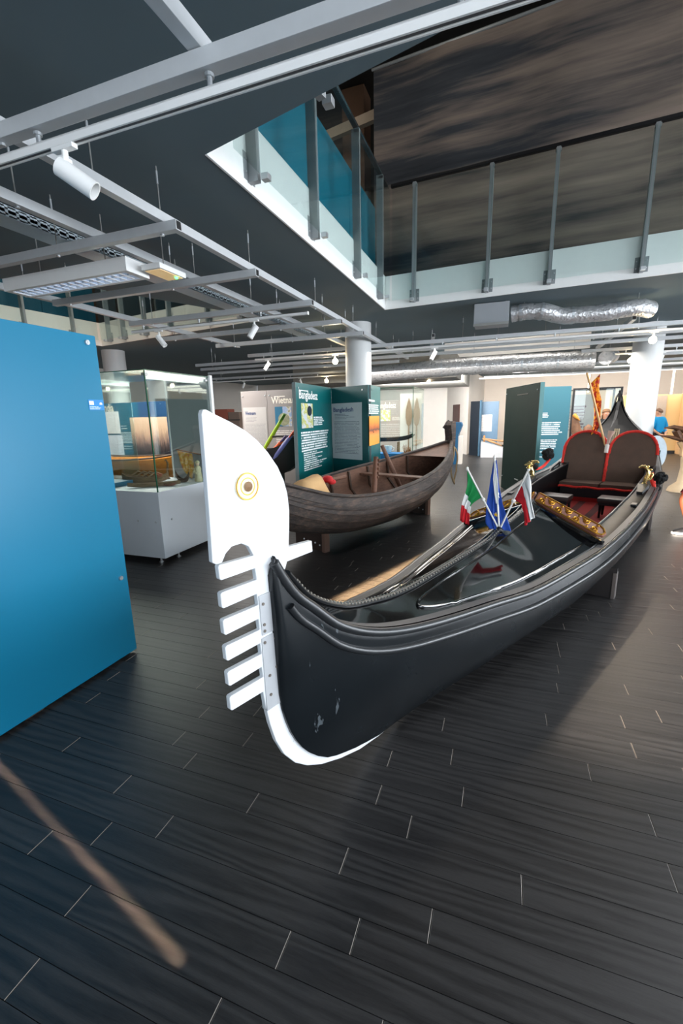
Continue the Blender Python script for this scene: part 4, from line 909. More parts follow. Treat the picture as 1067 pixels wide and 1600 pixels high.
sh = f2.sheet('text_sheet', (0.013, 0.874, 0.811, 1.073), plain('grey_white_sheet', (186, 192, 194), .5, 0, .04), o2)
f2.text('Bangladesh', *(0.054, 1.787), .115, NAVYT, sh, 0.551, off=.008)
SHP = lambda nm, k, ln, rg=.15: printmat(nm, (186, 192, 194), (112, 118, 126), ln, 12, .34, rg, k)
f2.print_('fine_print', (0.087, 1.647, 0.55, 0.115), SHP('print_e', 3, 4, .5), sh, .0065)
f2.print_('body_print', (0.072, 0.986, 0.717, 0.635), SHP('print_f', 7, 22), sh, .0065)
SUN = NT('sunset_photo_print'); c_ = SUN.n('ShaderNodeTexCoord'); sx_ = SUN.n('ShaderNodeSeparateXYZ'); SUN.L(c_.outputs['UV'], sx_.inputs[0])
n_ = SUN.noise(c_.outputs['UV'], 5, 4); SUN.color(SUN.ramp(SUN.M('ADD', sx_.outputs[1], SUN.M('MULTIPLY', SUN.M('SUBTRACT', n_, .5), .16)), [(0, srgb(250, 176, 70)), (.34, srgb(246, 168, 84)), (.46, srgb(222, 120, 60)), (.52, srgb(84, 56, 60)), (.58, srgb(190, 96, 52)), (.78, srgb(240, 150, 50)), (1, srgb(246, 170, 70))])); SUN.rough(.4)
ph = f3.sheet('sunset_photo', (-0.159, 1.152, 0.888, 0.54), SUN.m, o3)
f3.print_('fine_print', (-0.181, 1.733, 0.899, 0.184), printmat('print_g', (0, 98, 100), (240, 244, 244), 5, 6, .6, .1, 3), o3); f3.print_('fine_print', (-0.175, 1.954, 0.493, 0.041), printmat('print_h', (0, 98, 100), (250, 250, 250), 1, 4, .8, 0, 3), o3)
bb = (0.129, 1.381, 0.191, 0.036)
MB().prism([(-.04, 0), (-.025, -.02), (.03, -.02), (.045, 0), (.012, 0), (.008, .05), (0, .005)], f3.p(bb[0] + .05, bb[1] + .02, .008), f3.u, (0, 0, 1), .001).build('boat_silhouette', BLACKP, ph)
bolts(f1, [(.1, 2.17)], o1); bolts(f2, [(.84, 2.17)], o2); bolts(f3, [(.09, 2.17)], o3)
# -- grey Vietnam stand
GREYV = plain('warm_grey_laminate', (150, 143, 140), .45, 0, .05, 2)
vn = thing('exhibit_panel', 'warm grey stand headed Wietnam behind the white bow iron', 'panel', (-4.4, 8.2, 0)); fv = Face((-5.24, 8.2), (-3.4, 8.18))
va = Face((fv.p(0, 0).x, fv.p(0, 0).y), (fv.p(.62, 0).x, fv.p(.62, 0).y)); vb_ = Face((fv.p(.626, 0).x, fv.p(.626, 0).y), (fv.p(fv.L, 0).x, fv.p(fv.L, 0).y))
oa = board(va, .02, 2.25, .05, GREYV, vn, 'left_board'); ob_ = board(vb_, .02, 2.25, .05, GREYV, vn, 'right_board')
fv.text('Wietnam', *(0.73, 1.985), .19, CREAMT, ob_, 0.579)
fv.print_('fine_print', (0.795, 2.112, 0.248, 0.027), printmat('print_i', (150, 143, 140), (240, 232, 224), 1, 8, .7, 0), ob_)
m2 = NT('coast_map_print'); c_ = m2.n('ShaderNodeTexCoord'); n_ = m2.noise(c_.outputs['UV'], 4.2, 5, .6); m2.color(m2.ramp(n_, [(.42, srgb(150, 170, 206)), (.5, srgb(170, 184, 206)), (.53, srgb(222, 210, 190)), (.66, srgb(90, 104, 60))])); m2.rough(.4)
mm = fv.sheet('map_sheet', (0.798, 1.52, 0.381, 0.397), m2.m, ob_)
bx = (0.798, 1.521, 0.181, 0.398); fv.print_('blue_map_block', bx, plain('map_blue', (42, 108, 140), .4), mm, .0065)
MB().prism([(.13 * math.cos(a * PI / 12), .13 * math.sin(a * PI / 12)) for a in range(24)], fv.p(bx[0] + .2, bx[1] + .14, .008), fv.u, (0, 0, 1), .002).build('globe_print', plain('beige_globe_print', (150, 150, 120), .4, 0, .6, 20), mm)
fv.print_('body_print', (0.792, 1.102, 0.447, 0.356), printmat('print_j', (150, 143, 140), (226, 218, 212), 10, 12, .5, .15, 4), ob_)
vs_ = fv.sheet('text_sheet', (0.037, 0.933, 0.557, 0.989), plain('pale_grey_sheet', (182, 178, 175), .5, 0, .04), oa)
fv.text('Vietnam', *(0.084, 1.771), .10, NAVYT, vs_, 0.258, off=.008)
fv.print_('fine_print', (0.094, 1.628, 0.358, 0.099), printmat('print_k', (182, 178, 175), (140, 136, 140), 4, 10, .34, .5, 6), vs_, .0065); fv.print_('body_print', (0.054, 0.946, 0.516, 0.65), printmat('print_l', (182, 178, 175), (150, 147, 148), 26, 12, .34, .1, 8), vs_, .0065)
bolts(fv, [(.04, 2.15), (.58, 2.15)], oa); bolts(fv, [(.68, 2.15)], ob_)
# -- India stand, seen through the glass case
INB = plain('petrol_blue_laminate', (20, 92, 122), .4, 0, .05, 2); fi = Face((-10.5, 8.2), (-7, 8.2))
ia = thing('exhibit_panel', 'petrol blue stand with two white paper sheets, seen through the glass case', 'panel', (-9.2, 8.2, 0)); fa_ = Face((-10.5, 8.2), (-8.0, 8.2)); oi = board(fa_, .02, 2.12, .05, INB, ia)
fi.text('India', *(1.36, 1.931), .26, CREAMT, oi, 0.342)
s1 = fi.sheet('paper_sheet', (1.398, 1.404, 0.445, 0.519), printmat('paper_print_a', (236, 238, 244), (196, 200, 210), 16, 9, .3, .2, 3), oi); s2 = fi.sheet('paper_sheet', (1.4, 0.836, 0.473, 0.529), printmat('paper_print_b', (222, 230, 246), (196, 204, 222), 14, 9, .3, .2, 6), oi)
fi.print_('body_print', (1.83, 1.178, 0.358, 0.273), printmat('print_m', (20, 92, 122), (190, 210, 220), 8, 8, .5, .1, 2), oi); fi.print_('fine_print', (1.873, 1.512, 0.179, 0.118), printmat('print_n', (20, 92, 122), (200, 216, 224), 2, 4, .3, .1, 4), oi); fi.print_('fine_print', (1.882, 1.032, 0.27, 0.12), printmat('print_o', (20, 92, 122), (190, 210, 220), 2, 5, .3, .1, 7), oi)
ib = thing('exhibit_panel', 'deep blue photo panel of pale reeds, seen through the glass case', 'panel', (-7.3, 8.15, 0)); fb_ = Face((-8.0, 8.15), (-6.4, 8.15)); oj = board(fb_, .02, 2.12, .05, plain('deep_blue_laminate', (24, 66, 108), .4, 0, .05, 2), ib)
RE = NT('reeds_photo_print'); c_ = RE.n('ShaderNodeTexCoord'); mp2 = RE.n('ShaderNodeMapping'); RE.L(c_.outputs['UV'], mp2.inputs[0]); mp2.inputs['Scale'].default_value = (16, 2.2, 1); n_ = RE.noise(mp2.outputs[0], 1.4, 6, .65)
sx_ = RE.n('ShaderNodeSeparateXYZ'); RE.L(c_.outputs['UV'], sx_.inputs[0])
RE.color(RE.ramp(RE.M('ADD', RE.M('MULTIPLY', n_, .5), RE.M('MULTIPLY', sx_.outputs[1], .65)), [(.27, srgb(22, 24, 34)), (.42, srgb(70, 62, 66)), (.52, srgb(140, 118, 108)), (.7, srgb(190, 164, 140)), (.95, srgb(206, 182, 158))])); RE.rough(.5)
fb_.sheet('reeds_photo', (2.22 - 2.5, 0.891, 1.086, 0.883), RE.m, oj)
# -- dark green and light teal stand on the right
gp_ = thing('exhibit_panel', 'tall dark green board standing edge-on left of the gondola seats', 'panel', (.3, 9.7, 0)); fg = Face((.022, 10.63), (.587, 8.8))
og = board(fg, .02, 2.22, .07, plain('dark_green_laminate', (8, 30, 27), .65, 0, .1, 2, spec=.15), gp_); MB().bar(fg.p(fg.L + .005, .02, -.035), fg.p(fg.L + .005, 2.22, -.035), .01, .072, up=fg.n).build('edge_strip', plain('teal_edge', (84, 138, 140), .45), og)
MB().bar(fg.p(.75, 2.05, .004), fg.p(1.35, 2.05, .004), .004, .02).build('slot', BLACKP, og)
MB().bar(fg.p(.9, .34, .006), fg.p(1.12, .34, .006), .012, .02).build('pull_handle', STEELD, og); bolts(fg, [(.06, .3), (.06, 2.1), (1.8, 2.1)], og, .01)
tp_ = thing('exhibit_panel', 'light teal text panel with white paragraphs between green board and gondola seats', 'panel', (.8, 10.85, 0)); ft = Face((0.1, 10.75), (1.36, 10.98))
TE2 = plain('light_teal_laminate', (46, 108, 122), .45, 0, .05, 2); ot = board(ft, .02, 2.24, .05, TE2, tp_)
for k, bx in enumerate(((0.682, 1.577, 0.174, 0.118), (0.696, 1.195, 0.464, 0.299), (0.691, 0.878, 0.408, 0.229), (0.699, 0.806, 0.242, 0.036), (0.707, 0.693, 0.265, 0.034))):
    ft.print_('body_print', bx, printmat('print_p%d' % k, (46, 108, 122), (236, 244, 246), (4, 7, 6, 1, 1)[k], 8, .55, .2, k * 3), ot)
# -- navy panels, kiosk and plinth far away
nv = thing('exhibit_panel', 'near-black navy board beside the white wall corner at the back', 'panel', (-1.1, 19.2, 0)); fn = Face((-1.27, 18.68), (-.9, 18.4)); board(fn, .02, 2.17, .08, plain('near_black_navy', (10, 20, 30), .5), nv); MB().bar(fn.p(fn.L + .02, .02, -.04), fn.p(fn.L + .02, 2.2, -.04), .05, .08, up=fn.n).build('edge_strip', plain('slate_blue_edge', (66, 96, 118), .5), nv)
nb = thing('exhibit_panel', 'slate blue panel with one white sheet at the back of the hall', 'panel', (-.5, 18.9, 0)); fn2 = Face((-.95, 18.75), (-.2, 18.7)); on = board(fn2, .02, 2.15, .06, plain('slate_blue_laminate', (72, 100, 124), .5), nb)
fn2.sheet('text_sheet', (.1, .98, .42, .66), printmat('print_q', (214, 210, 206), (150, 150, 150), 16, 8, .35, .2, 4), on)
pt = thing('display_plinth', 'grey-white plinth with sloping top under a small wooden anchor', 'plinth', (-.35, 18.2, 0))
MB().prism([(-.78, 0), (.12, 0), (.12, .36), (-.78, .62)], (0, 18.3, 0), (1, 0, 0), (0, 0, 1), .5).build('body', plain('grey_white_plinth', (168, 170, 174), .5), pt)
an = thing('wooden_anchor', 'small wooden anchor lying on the sloping grey plinth', 'anchor', (-.4, 18.1, .6)); AW = woodmat('anchor_wood', (104, 70, 40), (186, 140, 90))
MB().tube([(-.75, 18.2, .72), (.1, 18.15, .62)], .035, 8).build('shank', AW, an); MB().tube([(-.72, 18.1, .72), (-.35, 18.05, .6), (-.02, 18.1, .46)], [.02, .04, .02], 8).build('arm', AW, an); MB().tube([(-.68, 18.3, .82), (-.66, 18.0, .64)], .04, 8).build('stock', AW, an)
ki = thing('info_kiosk', 'blue information kiosk with sloping dark screen behind the wooden boat stem', 'kiosk', (-1.5, 15.7, 0))
KB = plain('kiosk_blue', (18, 84, 124), .45); fk = Vector((.25, .0, 0))
MB().prism([(0, 0), (.22, 0), (.22, .98), (.34, 1.32), (.30, 1.42), (.02, 1.42), (-.2, 1.12), (0, .98)], (-1.64, 15.62, 0), (1, 0, 0), (0, 0, 1), .42).build('body', KB, ki)
MB().prism([(.225, 0), (.36, 0), (.36, .95), (.225, .95)], (-1.64, 15.66, 0), (1, 0, 0), (0, 0, 1), .36).build('rear_post', WALLW, ki)
MB().bar((-1.83, 15.62, 1.14), (-1.645, 15.62, 1.40), .36, .012, up=(0, 1, 0)).build('screen', plain('dark_screen', (40, 44, 46), .12), ki)
# ================================================================ LEFT GLASS CASE
gc = thing('glass_display_case', 'tall glass case on a grey base beside the big blue panel', 'display case', (-4.4, 4.5, 0))
X0, X1, Ya, Yb = -5.1, -3.73, 3.95, 5.1
base_ = MB().box(((X0 + X1) / 2, (Ya + Yb) / 2, .475), (X1 - X0, Yb - Ya, .81), b=.006).build('base', plain('pale_grey_base', (206, 214, 220), .45, 0, .05, 3), gc)
for x in (X1 - .35, X1 - .08): MB().tube([(x, Ya - .006, .52), (x, Ya + .004, .52)], .013, 12).build('lock', STEEL, base_)
MB().tube([(X1 - .004, Ya + .18, .52), (X1 + .006, Ya + .18, .52)], .013, 12).build('lock', STEEL, base_)
for x, y in ((X1 - .12, Ya + .06), (X1 - .1, Yb - .1), (X0 + .1, Yb - .1), (X1 - .75, Ya + .06), (X1 - .06, Ya + .3)):
    MB().tube([(x, y, .0), (x, y, .012)], .026, 12).tube([(x, y, .012), (x, y, .075)], .012, 8).build('foot', STEEL, gc)
def pane(name, a, b, z0, z1, parent): return MB().bar(Vector((a[0], a[1], (z0 + z1) / 2)), Vector((b[0], b[1], (z0 + z1) / 2)), .008, z1 - z0).build(name, GLASS, parent)
pane('front_pane', (X0, Ya), (X1, Ya), .88, 2.24, gc); pane('side_pane', (X1 - .004, Ya + .005), (X1 - .004, Yb - .02), .88, 2.24, gc); pane('side_pane', (X0 + .004, Ya + .005), (X0 + .004, Yb - .02), .88, 2.24, gc)
MB().box(((X0 + X1) / 2, (Ya + Yb) / 2, 2.246), (X1 - X0, Yb - Ya, .008)).build('top_pane', GLASS, gc)
MB().box((X1 - .004, Ya + .004, 1.56), (.012, .012, 1.36)).build('glass_edge', GEDGE, gc)
MB().box(((X0 + X1) / 2, Ya, 2.247), (X1 - X0, .012, .009)).box((X1 - .004, (Ya + Yb) / 2, 2.247), (.012, Yb - Ya, .009)).build('glass_edge', GEDGE, gc)
bkp = MB().box(((-4.45 + X1) / 2, Yb, 1.57), (X1 + 4.45, .03, 1.38)).build('back_board', GREYP, gc); MB().box((X1 + .012, Yb, 1.57), (.03, .05, 1.4)).box((-4.46, Yb, 1.57), (.02, .05, 1.4)).build('white_edge', WHITE, bkp)
for x, y in ((X1 - .02, Ya + .02), (X1 - .02, Yb - .08), (X1 - .75, Ya + .02), (-4.2, Yb - .04)): MB().box((x, y, 2.2), (.06, .04, .03), b=.004).build('corner_clip', STEEL, gc)
# things in the case (standing on z = .88)
ZS = .881
pn = thing('pennant', 'faded yellow and red pennant hanging from a thin stick in the glass case', 'pennant', (-4.114, 4.95, 1.211))
MB().tube([(-4.268, 4.95, 1.299), (-3.774, 4.95, 1.215)], .007, 8).build('stick', plain('brown_stick', (150, 96, 60), .5), pn)
t = NT('faded_silk'); n = t.noise(t.coord('Object'), 24, 4); t.color(t.ramp(n, [(.38, srgb(226, 190, 150)), (.5, srgb(216, 170, 60)), (.66, srgb(200, 110, 80))])); t.rough(.8)
cloth([(Vector(p), Vector(q)) for p, q in (((-4.239, 4.94, 1.282), (-3.995, 4.94, 1.24)), ((-4.215, 4.94, 1.122), (-3.976, 4.94, 1.126)), ((-4.162, 4.94, 1.025), (-3.991, 4.94, 1.002)), ((-4.106, 4.94, 0.945), (-4.036, 4.94, 0.893)))], 'pennant_cloth', [t.m], pn, amp=.006)
fgp = (-3.826, 4.821, 0.881)
fi_ = thing('porcelain_figurine', 'small pale robed porcelain figurine at the back of the glass case', 'figurine', fgp)
PC = plain('speckled_porcelain', (206, 196, 160), .3, 0, .35, 60); Tf = Matrix.Translation(fgp)
MB().lathe([(.05, 0), (.052, .02), (.045, .08), (.038, .14), (.043, .17), (.03, .2), (.014, .215)], 16, Tf).build('robe', PC, fi_, smooth=60)
MB().ball(Vector(fgp) + Vector((0, 0, .236)), .024, 8).build('head', plain('porcelain_face', (226, 196, 172), .4), fi_, smooth=60); MB().lathe([(.034, .25), (.03, .262), (.016, .275), (.004, .285)], 12, Tf).build('hat', PC, fi_, smooth=60)
MB().tube([Vector(fgp) + Vector((-.04, -.01, .17)), Vector(fgp) + Vector((-.03, -.05, .12)), Vector(fgp) + Vector((.01, -.055, .12))], [.018, .014, .01], 8).build('sleeve', PC, fi_, smooth=60)
def hullmesh(mb, a, b, w, h, up=.35, n=12, bot=.5):
    """small dugout: a->b axis, half-width w, depth h"""
    a, b = Vector(a), Vector(b); d = b - a; u = d.normalized(); s_ = u.cross(Vector((0, 0, 1))).normalized(); G2 = []
    for i in range(n + 1):
        t_ = i / n; e = abs(2 * t_ - 1); ww = w * max(.03, (1 - e ** 2.4)); zt = h + h * up * e ** 3; zb = h * .05 + h * up * e ** 4
        c = a + d * t_; row = [(1, zt), (.92, zt * .55 + zb * .45), (bot, zb), (0, zb), (-bot, zb), (-.92, zt * .55 + zb * .45), (-1, zt), (-.8, zt), (-.6, zb + h * .25), (0, zb + h * .2), (.6, zb + h * .25), (.8, zt), (1, zt)]
        G2.append([c + s_ * (ww * q) + Vector((0, 0, z)) for q, z in row])
    mb.grid(G2); return mb
OLDW = woodmat('old_driftwood', (70, 54, 40), (150, 122, 90), .8, (6, 30, 30)); DKW = woodmat('dark_carved_wood', (34, 24, 18), (86, 62, 44), .6, (6, 30, 30)); ORW = woodmat('orange_wood', (168, 96, 22), (220, 150, 56), .5, (3, 30, 30))
def model(name, label, a, b, w, h, m, up=.35, extra=None):
    r = thing(name, label, 'model boat', ((a[0] + b[0]) / 2, (a[1] + b[1]) / 2, a[2])); hullmesh(MB(), a, b, w, h, up).build('hull', m, r, smooth=50)
    if extra: extra(r)
    return r
def ribs(r):
    for k in range(4): MB().tube([(-4.6 + .1 * k, 4.42, ZS + .10), (-4.55 + .1 * k, 4.5, ZS + .16), (-4.5 + .1 * k, 4.6, ZS + .1)], .012, 6).build('reed_bundle', OLDW, r)
model('model_boat', 'shaggy model reed boat in the middle of the glass case', (-4.75, 4.42, ZS), (-4.15, 4.62, ZS), .09, .09, OLDW, .6, ribs)
model('model_boat', 'worn driftwood model canoe slanting across the front of the glass case', (-4.36, 4.12, ZS), (-3.86, 4.5, ZS), .05, .05, OLDW, .3)
model('model_boat', 'thin dark model canoe with upturned ends beside the pennant', (-4.12, 4.72, ZS), (-3.86, 4.68, ZS), .03, .05, DKW, 2.2)
model('model_boat', 'small reddish model canoe near the right pane of the glass case', (-4.05, 4.36, ZS), (-3.85, 4.4, ZS), .03, .03, plain('reddish_wood', (120, 64, 44), .5), .8)
cd_ = thing('label_card', 'small blank cream label card on a wire stand in the glass case', 'card', (-4.437, 4.516, 0.881))
MB().box(Vector((-4.437, 4.516, 0.881)) + Vector((0, 0, .045)), (.07, .006, .045)).build('card', plain('cream_card', (236, 222, 190), .6), cd_); MB().tube([Vector((-4.437, 4.516, 0.881)) + Vector((0, .004, 0)), Vector((-4.437, 4.516, 0.881)) + Vector((0, .004, .09))], .003, 6).build('wire', STEEL, cd_)
ho = thing('carved_hook', 'tall curved carved hook standing in the glass case', 'carving', (-4.46, 4.942, 0.881)); q = Vector((-4.46, 4.942, 0.881))
MB().tube([q, q + Vector((.01, 0, .12)), q + Vector((.03, 0, .22)), q + Vector((.0, 0, .27)), q + Vector((-.03, 0, .25))], [.02, .016, .014, .012, .005], 8).build('shaft', OLDW, ho, smooth=60); MB().lathe([(.04, 0), (.036, .014), (.02, .02)], 12, Matrix.Translation(q)).build('base', DKW, ho)
bx_ = thing('blue_plinth_block', 'low petrol blue block on the floor of the glass case', 'block', (-4.8, 4.3, ZS)); MB().box((-4.8, 4.25, ZS + .03), (.5, .3, .06), b=.004).build('block', INB, bx_)
# orange boat behind the case
ob2 = thing('orange_boat', 'varnished orange-brown wooden boat behind the glass case at left', 'boat', (-6.9, 7.3, 0)); hullmesh(MB(), (-9.5, 7.25, .42), (-5.5, 7.5, .52), .55, .42, .5, 18).build('hull', ORW, ob2, smooth=40)
for s_ in (.3, .7): MB().box((-9.5 + 4.0 * s_, 7.25 + .25 * s_, .225), (.08, .7, .45)).build('stand', CR, ob2)
for sg in (1, -1): MB().tube([(-9.4 + 3.8 * i / 12, 7.26 + .24 * i / 12 - sg * .55 * (1 - abs(2 * i / 12 - 1) ** 2.4), .86 + .22 * abs(2 * i / 12 - 1) ** 3 + .1 * i / 12) for i in range(13)], .02, 6).build('gunwale', DKW, ob2, smooth=60)
# ================================================================ OLD WOODEN BOAT (parallel to the gondola)
BO = gon.matrix_world.to_3x3(); bor = Vector((-3.48, 1.258, 0.0))
bw = thing('wooden_boat', 'weathered dark plank boat with upright stem on low stands', 'boat', bor, math.radians(70.131))
t = NT('weathered_boat_plank'); n = t.noise(t.coord('Object', (2.2, 22, 22)), 1.5, 8, .7); n2 = t.noise(t.coord('Object'), 3.0, 5, .6)
f = t.M('ADD', t.M('MULTIPLY', n, .6), t.M('MULTIPLY', n2, .4)); t.color(t.ramp(f, [(.34, srgb(34, 30, 29)), (.52, srgb(66, 58, 54)), (.7, srgb(120, 98, 82))])); t.rough(.75); t.bump(n, .6, .01); OLD = t.m
INSW = woodmat('reddish_inner_plank', (64, 42, 32), (132, 94, 74), .7, (3, 20, 20))
bW = smooth_table([2.55, 3.2, 3.8, 4.4, 5, 5.6, 6.2, 6.8, 7.3, 7.52], [.03, .38, .6, .72, .76, .70, .56, .36, .15, .04]); bZ = smooth_table([2.55, 3.1, 3.32, 3.61, 3.95, 4.36, 4.9, 5.5, 6.1, 6.7, 7.2, 7.52], [1.2, 1.0, .92, .83, .775, .76, .80, .86, .93, 1.02, 1.12, 1.2])
bB = smooth_table([2.55, 3, 3.45, 4.2, 5, 5.8, 6.36, 6.9, 7.26, 7.52], [.95, .58, .38, .26, .24, .27, .34, .5, .68, .9]); bF = smooth_table([2.55, 3.4, 4.4, 5, 6, 6.8, 7.52], [.02, .2, .36, .38, .28, .12, .02])
def bs_(s, sg, u, ins=0.0):
    w0, z0, w1, z1 = bW(s), bZ(s), bF(s), bB(s); bul = math.sin(PI * min(1, u)) * .10 * min(1, w0 / .3)
    return GP(s, sg * max(.004, (w0 + (w1 - w0) * u ** 1.5 + bul - ins)), z0 + (z1 - z0) * u)
SB_ = [2.55 + 4.97 * i / 48 for i in range(49)]; NS = 5
for sg in (1, -1):
    for k in range(NS):                                    # lapped strakes, each its own plank
        u0, u1 = k / NS, (k + 1) / NS + (.02 if k < NS - 1 else 0)
        MB().grid([[bs_(s, sg, u0, .0), bs_(s, sg, (u0 + u1) / 2, -.004), bs_(s, sg, u1, -.02 if k < NS - 1 else 0), bs_(s, sg, u1 + .004, .02), bs_(s, sg, u0, .028)] for s in SB_]).build('strake', OLD, bw, local=True, smooth=35)
    MB().grid([[bs_(s, sg, .02, .03), bs_(s, sg, .45, .034), bs_(s, sg, .95, .03)] for s in SB_]).build('inner_planking', INSW, bw, local=True, smooth=60)
    MB().tube([bs_(s, sg, 0) + Vector((0, 0, .012)) for s in SB_], .03, 8, flat=.7).build('gunwale', OLD, bw, local=True, smooth=60)
    MB().tube([bs_(s, sg, .3) + GP(0, sg * .004, 0) for s in SB_[4:-2]], .012, 6).build('rub_rail', OLD, bw, local=True, smooth=60)
for s in [3.3 + .42 * i for i in range(9)]:
    for sg in (1, -1): MB().tube([bs_(s, sg, .03, .05), bs_(s, sg, .5, .055), bs_(s, sg, .97, .05)], .024, 6).build('rib', DKW, bw, local=True)
MB().grid([[GP(s, q * bF(s), bB(s) + .02) for q in (-1, 0, 1)] for s in SB_]).build('bottom_boards', OLD, bw, local=True)
for s in (3.75, 5.75): MB().box(GP(s, 0, bZ(s) - .12), (.2, 2 * bW(s) - .02, .035), b=.006).build('thwart', INSW, bw, local=True)
MB().grid([[GP(s, q * bW(s) * .93, bZ(s) - .02) for q in (-1, 0, 1)] for s in (6.7, 6.9, 7.1, 7.3, 7.5)]).build('bow_deck', INSW, bw, local=True)
stm = [(7.30, .72), (7.46, .9), (7.50, 1.1), (7.49, 1.3), (7.44, 1.5), (7.52, 1.57), (7.62, 1.56), (7.64, 1.4), (7.63, 1.15), (7.58, .9), (7.44, .68)]
MB().prism(stm, (0, 0, 0), (1, 0, 0), (0, 0, 1), .14).build('stem_post', OLD, bw, local=True)
MB().prism([(2.5, 1.3), (2.62, 1.25), (2.75, .8), (2.62, .8)], (0, 0, 0), (1, 0, 0), (0, 0, 1), .1).build('stern_post', OLD, bw, local=True)
MB().tube([GP(7.56 + .09 * math.cos(a * PI / 10), .1 + .02 * math.sin(a), 1.02 - .26 + .34 * math.sin(a * PI / 10)) for a in range(20)], .016, 8, closed=True).build('rope_loop', plain('pale_rope', (150, 128, 96), .8, 0, .3, 60), bw, local=True)
def wl(s, w, z): return bw.matrix_world @ GP(s, w, z)
def stick(name, label, a, b, r, m, notch=False):
    o = thing(name, label, 'tholepin' if not notch else 'stick', a); MB().tube([a, Vector(a).lerp(Vector(b), .5), b], [r, r * 1.1, r * .9], 8).build('shaft', m, o, smooth=50)
    if notch:
        for k in range(5):
            p = Vector(a).lerp(Vector(b), .62 + .08 * k); MB().box(p + Vector((.03, 0, 0)), (.04, .03, .03), b=.004).build('notch_tooth', m, o)
    return o
RUSTW = woodmat('rusty_brown_wood', (66, 40, 28), (120, 78, 54), .7, (30, 30, 4))
stick('notched_stick', 'notched brown stick standing up in the near side of the old boat', wl(4.25, .62, .56), wl(4.42, .55, 1.2), .034, RUSTW, True)
stick('leaning_strut', 'plain brown strut leaning inside the far half of the old boat', wl(6.05, -.1, .5), wl(5.95, -.42, 1.22), .036, INSW)
sk = tag(MB().tube([wl(3.55, .1, .62), wl(3.7, 0, .84), wl(3.9, -.05, .86), wl(4.1, 0, .6)], [.12, .15, .16, .1], 12).build('cloth_sack', plain('tan_sack', (206, 166, 116), .9, 0, .15, 8, .5), base=tuple(wl(3.8, 0, .6)), smooth=60), 'tan cloth sack heaped inside the near end of the old boat', 'sack')
rc = MB()
rnd_ = random.Random(4)
for i in range(14): rc.ball(wl(4.25 + rnd_.uniform(-.16, .16), -.25 + rnd_.uniform(-.12, .12), .8 + rnd_.uniform(-.02, .08)), rnd_.uniform(.05, .09), 6, (1, 1, .6))
tag(rc.build('red_netting', plain('red_net', (190, 34, 36), .8, 0, .3, 40, .8), base=tuple(wl(4.25, -.25, .75)), smooth=60), 'bundle of red netting lying on the thwart of the old boat', 'net')
tag(MB().tube([wl(4.0, -.47, .77), wl(5.1, -.5, .80)], .03, 8).build('oar_shaft', INSW, base=tuple(wl(4.5, -.48, .78)), smooth=60), 'bare wooden oar shaft lying along the inside of the old boat', 'oar')
STD = plain('dark_brown_stand_board', (56, 40, 34), .5); STE = plain('brown_stand_edge', (120, 92, 78), .5)
for s, lb in ((3.959, 'near'), (6.613, 'far')):
    zt = bB(s) + .012
    st = thing('boat_stand', 'bolted dark brown board stand under the %s part of the old boat' % lb, 'stand', wl(s, 0, 0))
    MB().prism([(-.42, 0), (.08, 0), (.08, zt + .12), (.02, zt + .05), (-.42, zt)], wl(s, -.02, 0), BO @ Vector((0, -1, 0)), (0, 0, 1), .04).build('board', STD, st); MB().prism([(.08, 0), (.13, 0), (.13, zt + .14), (.08, zt + .12)], wl(s, -.02, 0), BO @ Vector((0, -1, 0)), (0, 0, 1), .09).build('end_post', STE, st)
    for q, z in ((-.1, .1), (-.02, .08), (-.3, .12)): MB().ball(wl(s - .022, -.02 + q + .04, z), .012, 6).build('bolt', STEEL, st)
# dark boat and painted oars in front of the Wietnam stand
db = thing('dark_basket_boat', 'dark lacquered boat end showing between the bow iron and the Bangladesz stand', 'boat', (-4.4, 7.3, .3)); BK = plain('dark_lacquered_bamboo', (34, 26, 22), .55, 0, .3, 40, .4)
hullmesh(MB(), (-5.2, 7.25, .62), (-3.42, 7.3, .62), .42, .5, .75, 16, .45).build('hull', BK, db, smooth=45); MB().box((-3.7, 7.3, 1.36), (.5, .35, .03), b=.006).build('end_deck', BK, db)
for x in (-4.8, -4.0): MB().box((x, 7.28, .33), (.06, .6, .66)).build('stand', CR, db)
def oar(label, a, b, m, tip=None):
    o = thing('painted_oar', label, 'oar', a, 0, None); MB().tube([a, Vector(a).lerp(Vector(b), .6), b], [.035, .038, .03], 8).build('shaft', m, o, smooth=60)
    if tip: MB().tube([Vector(a).lerp(Vector(b), .9), b, Vector(b) + (Vector(b) - Vector(a)).normalized() * .12], [.032, .05, .045], 8, flat=.5).build('tip', tip, o)
oar('lime green painted oar, tallest of the three leaning oars', (-4.29, 7.2, 0.97), (-3.777, 7.2, 1.67), plain('lime_paint', (168, 204, 40), .5), plain('green_paint', (96, 140, 40), .5))
oar('orange painted oar, left of the two lower leaning oars', (-4.141, 7.1, 0.899), (-3.733, 7.1, 1.297), plain('orange_paint', (228, 92, 30), .5), plain('dark_purple_paint', (92, 76, 110), .5))
oar('purple painted oar with orange tip beside the orange one', (-4.023, 7.0, 0.817), (-3.485, 7.0, 1.403), plain('purple_paint', (124, 124, 182), .5), plain('orange_tip_paint', (214, 78, 32), .5))
# brown cabinets glimpsed left of the Wietnam stand
cbn = thing('wall_cabinet', 'reddish brown shelf unit glimpsed behind the top of the bow iron', 'cabinet', (-8.2, 12.2, 0))
MB().box((-8.55, 12.2, 1.0), (.7, .4, 2.0), b=.01).build('left_unit', plain('reddish_brown_unit', (122, 60, 46), .6), cbn); MB().box((-7.98, 12.2, .95), (.4, .4, 1.9), b=.01).build('right_unit', plain('grey_brown_unit', (96, 80, 72), .6), cbn)
for z in (.5, 1.0, 1.66): MB().box((-8.25, 11.99, z), (1.0, .03, .03)).build('shelf_edge', BLACKP, cbn)
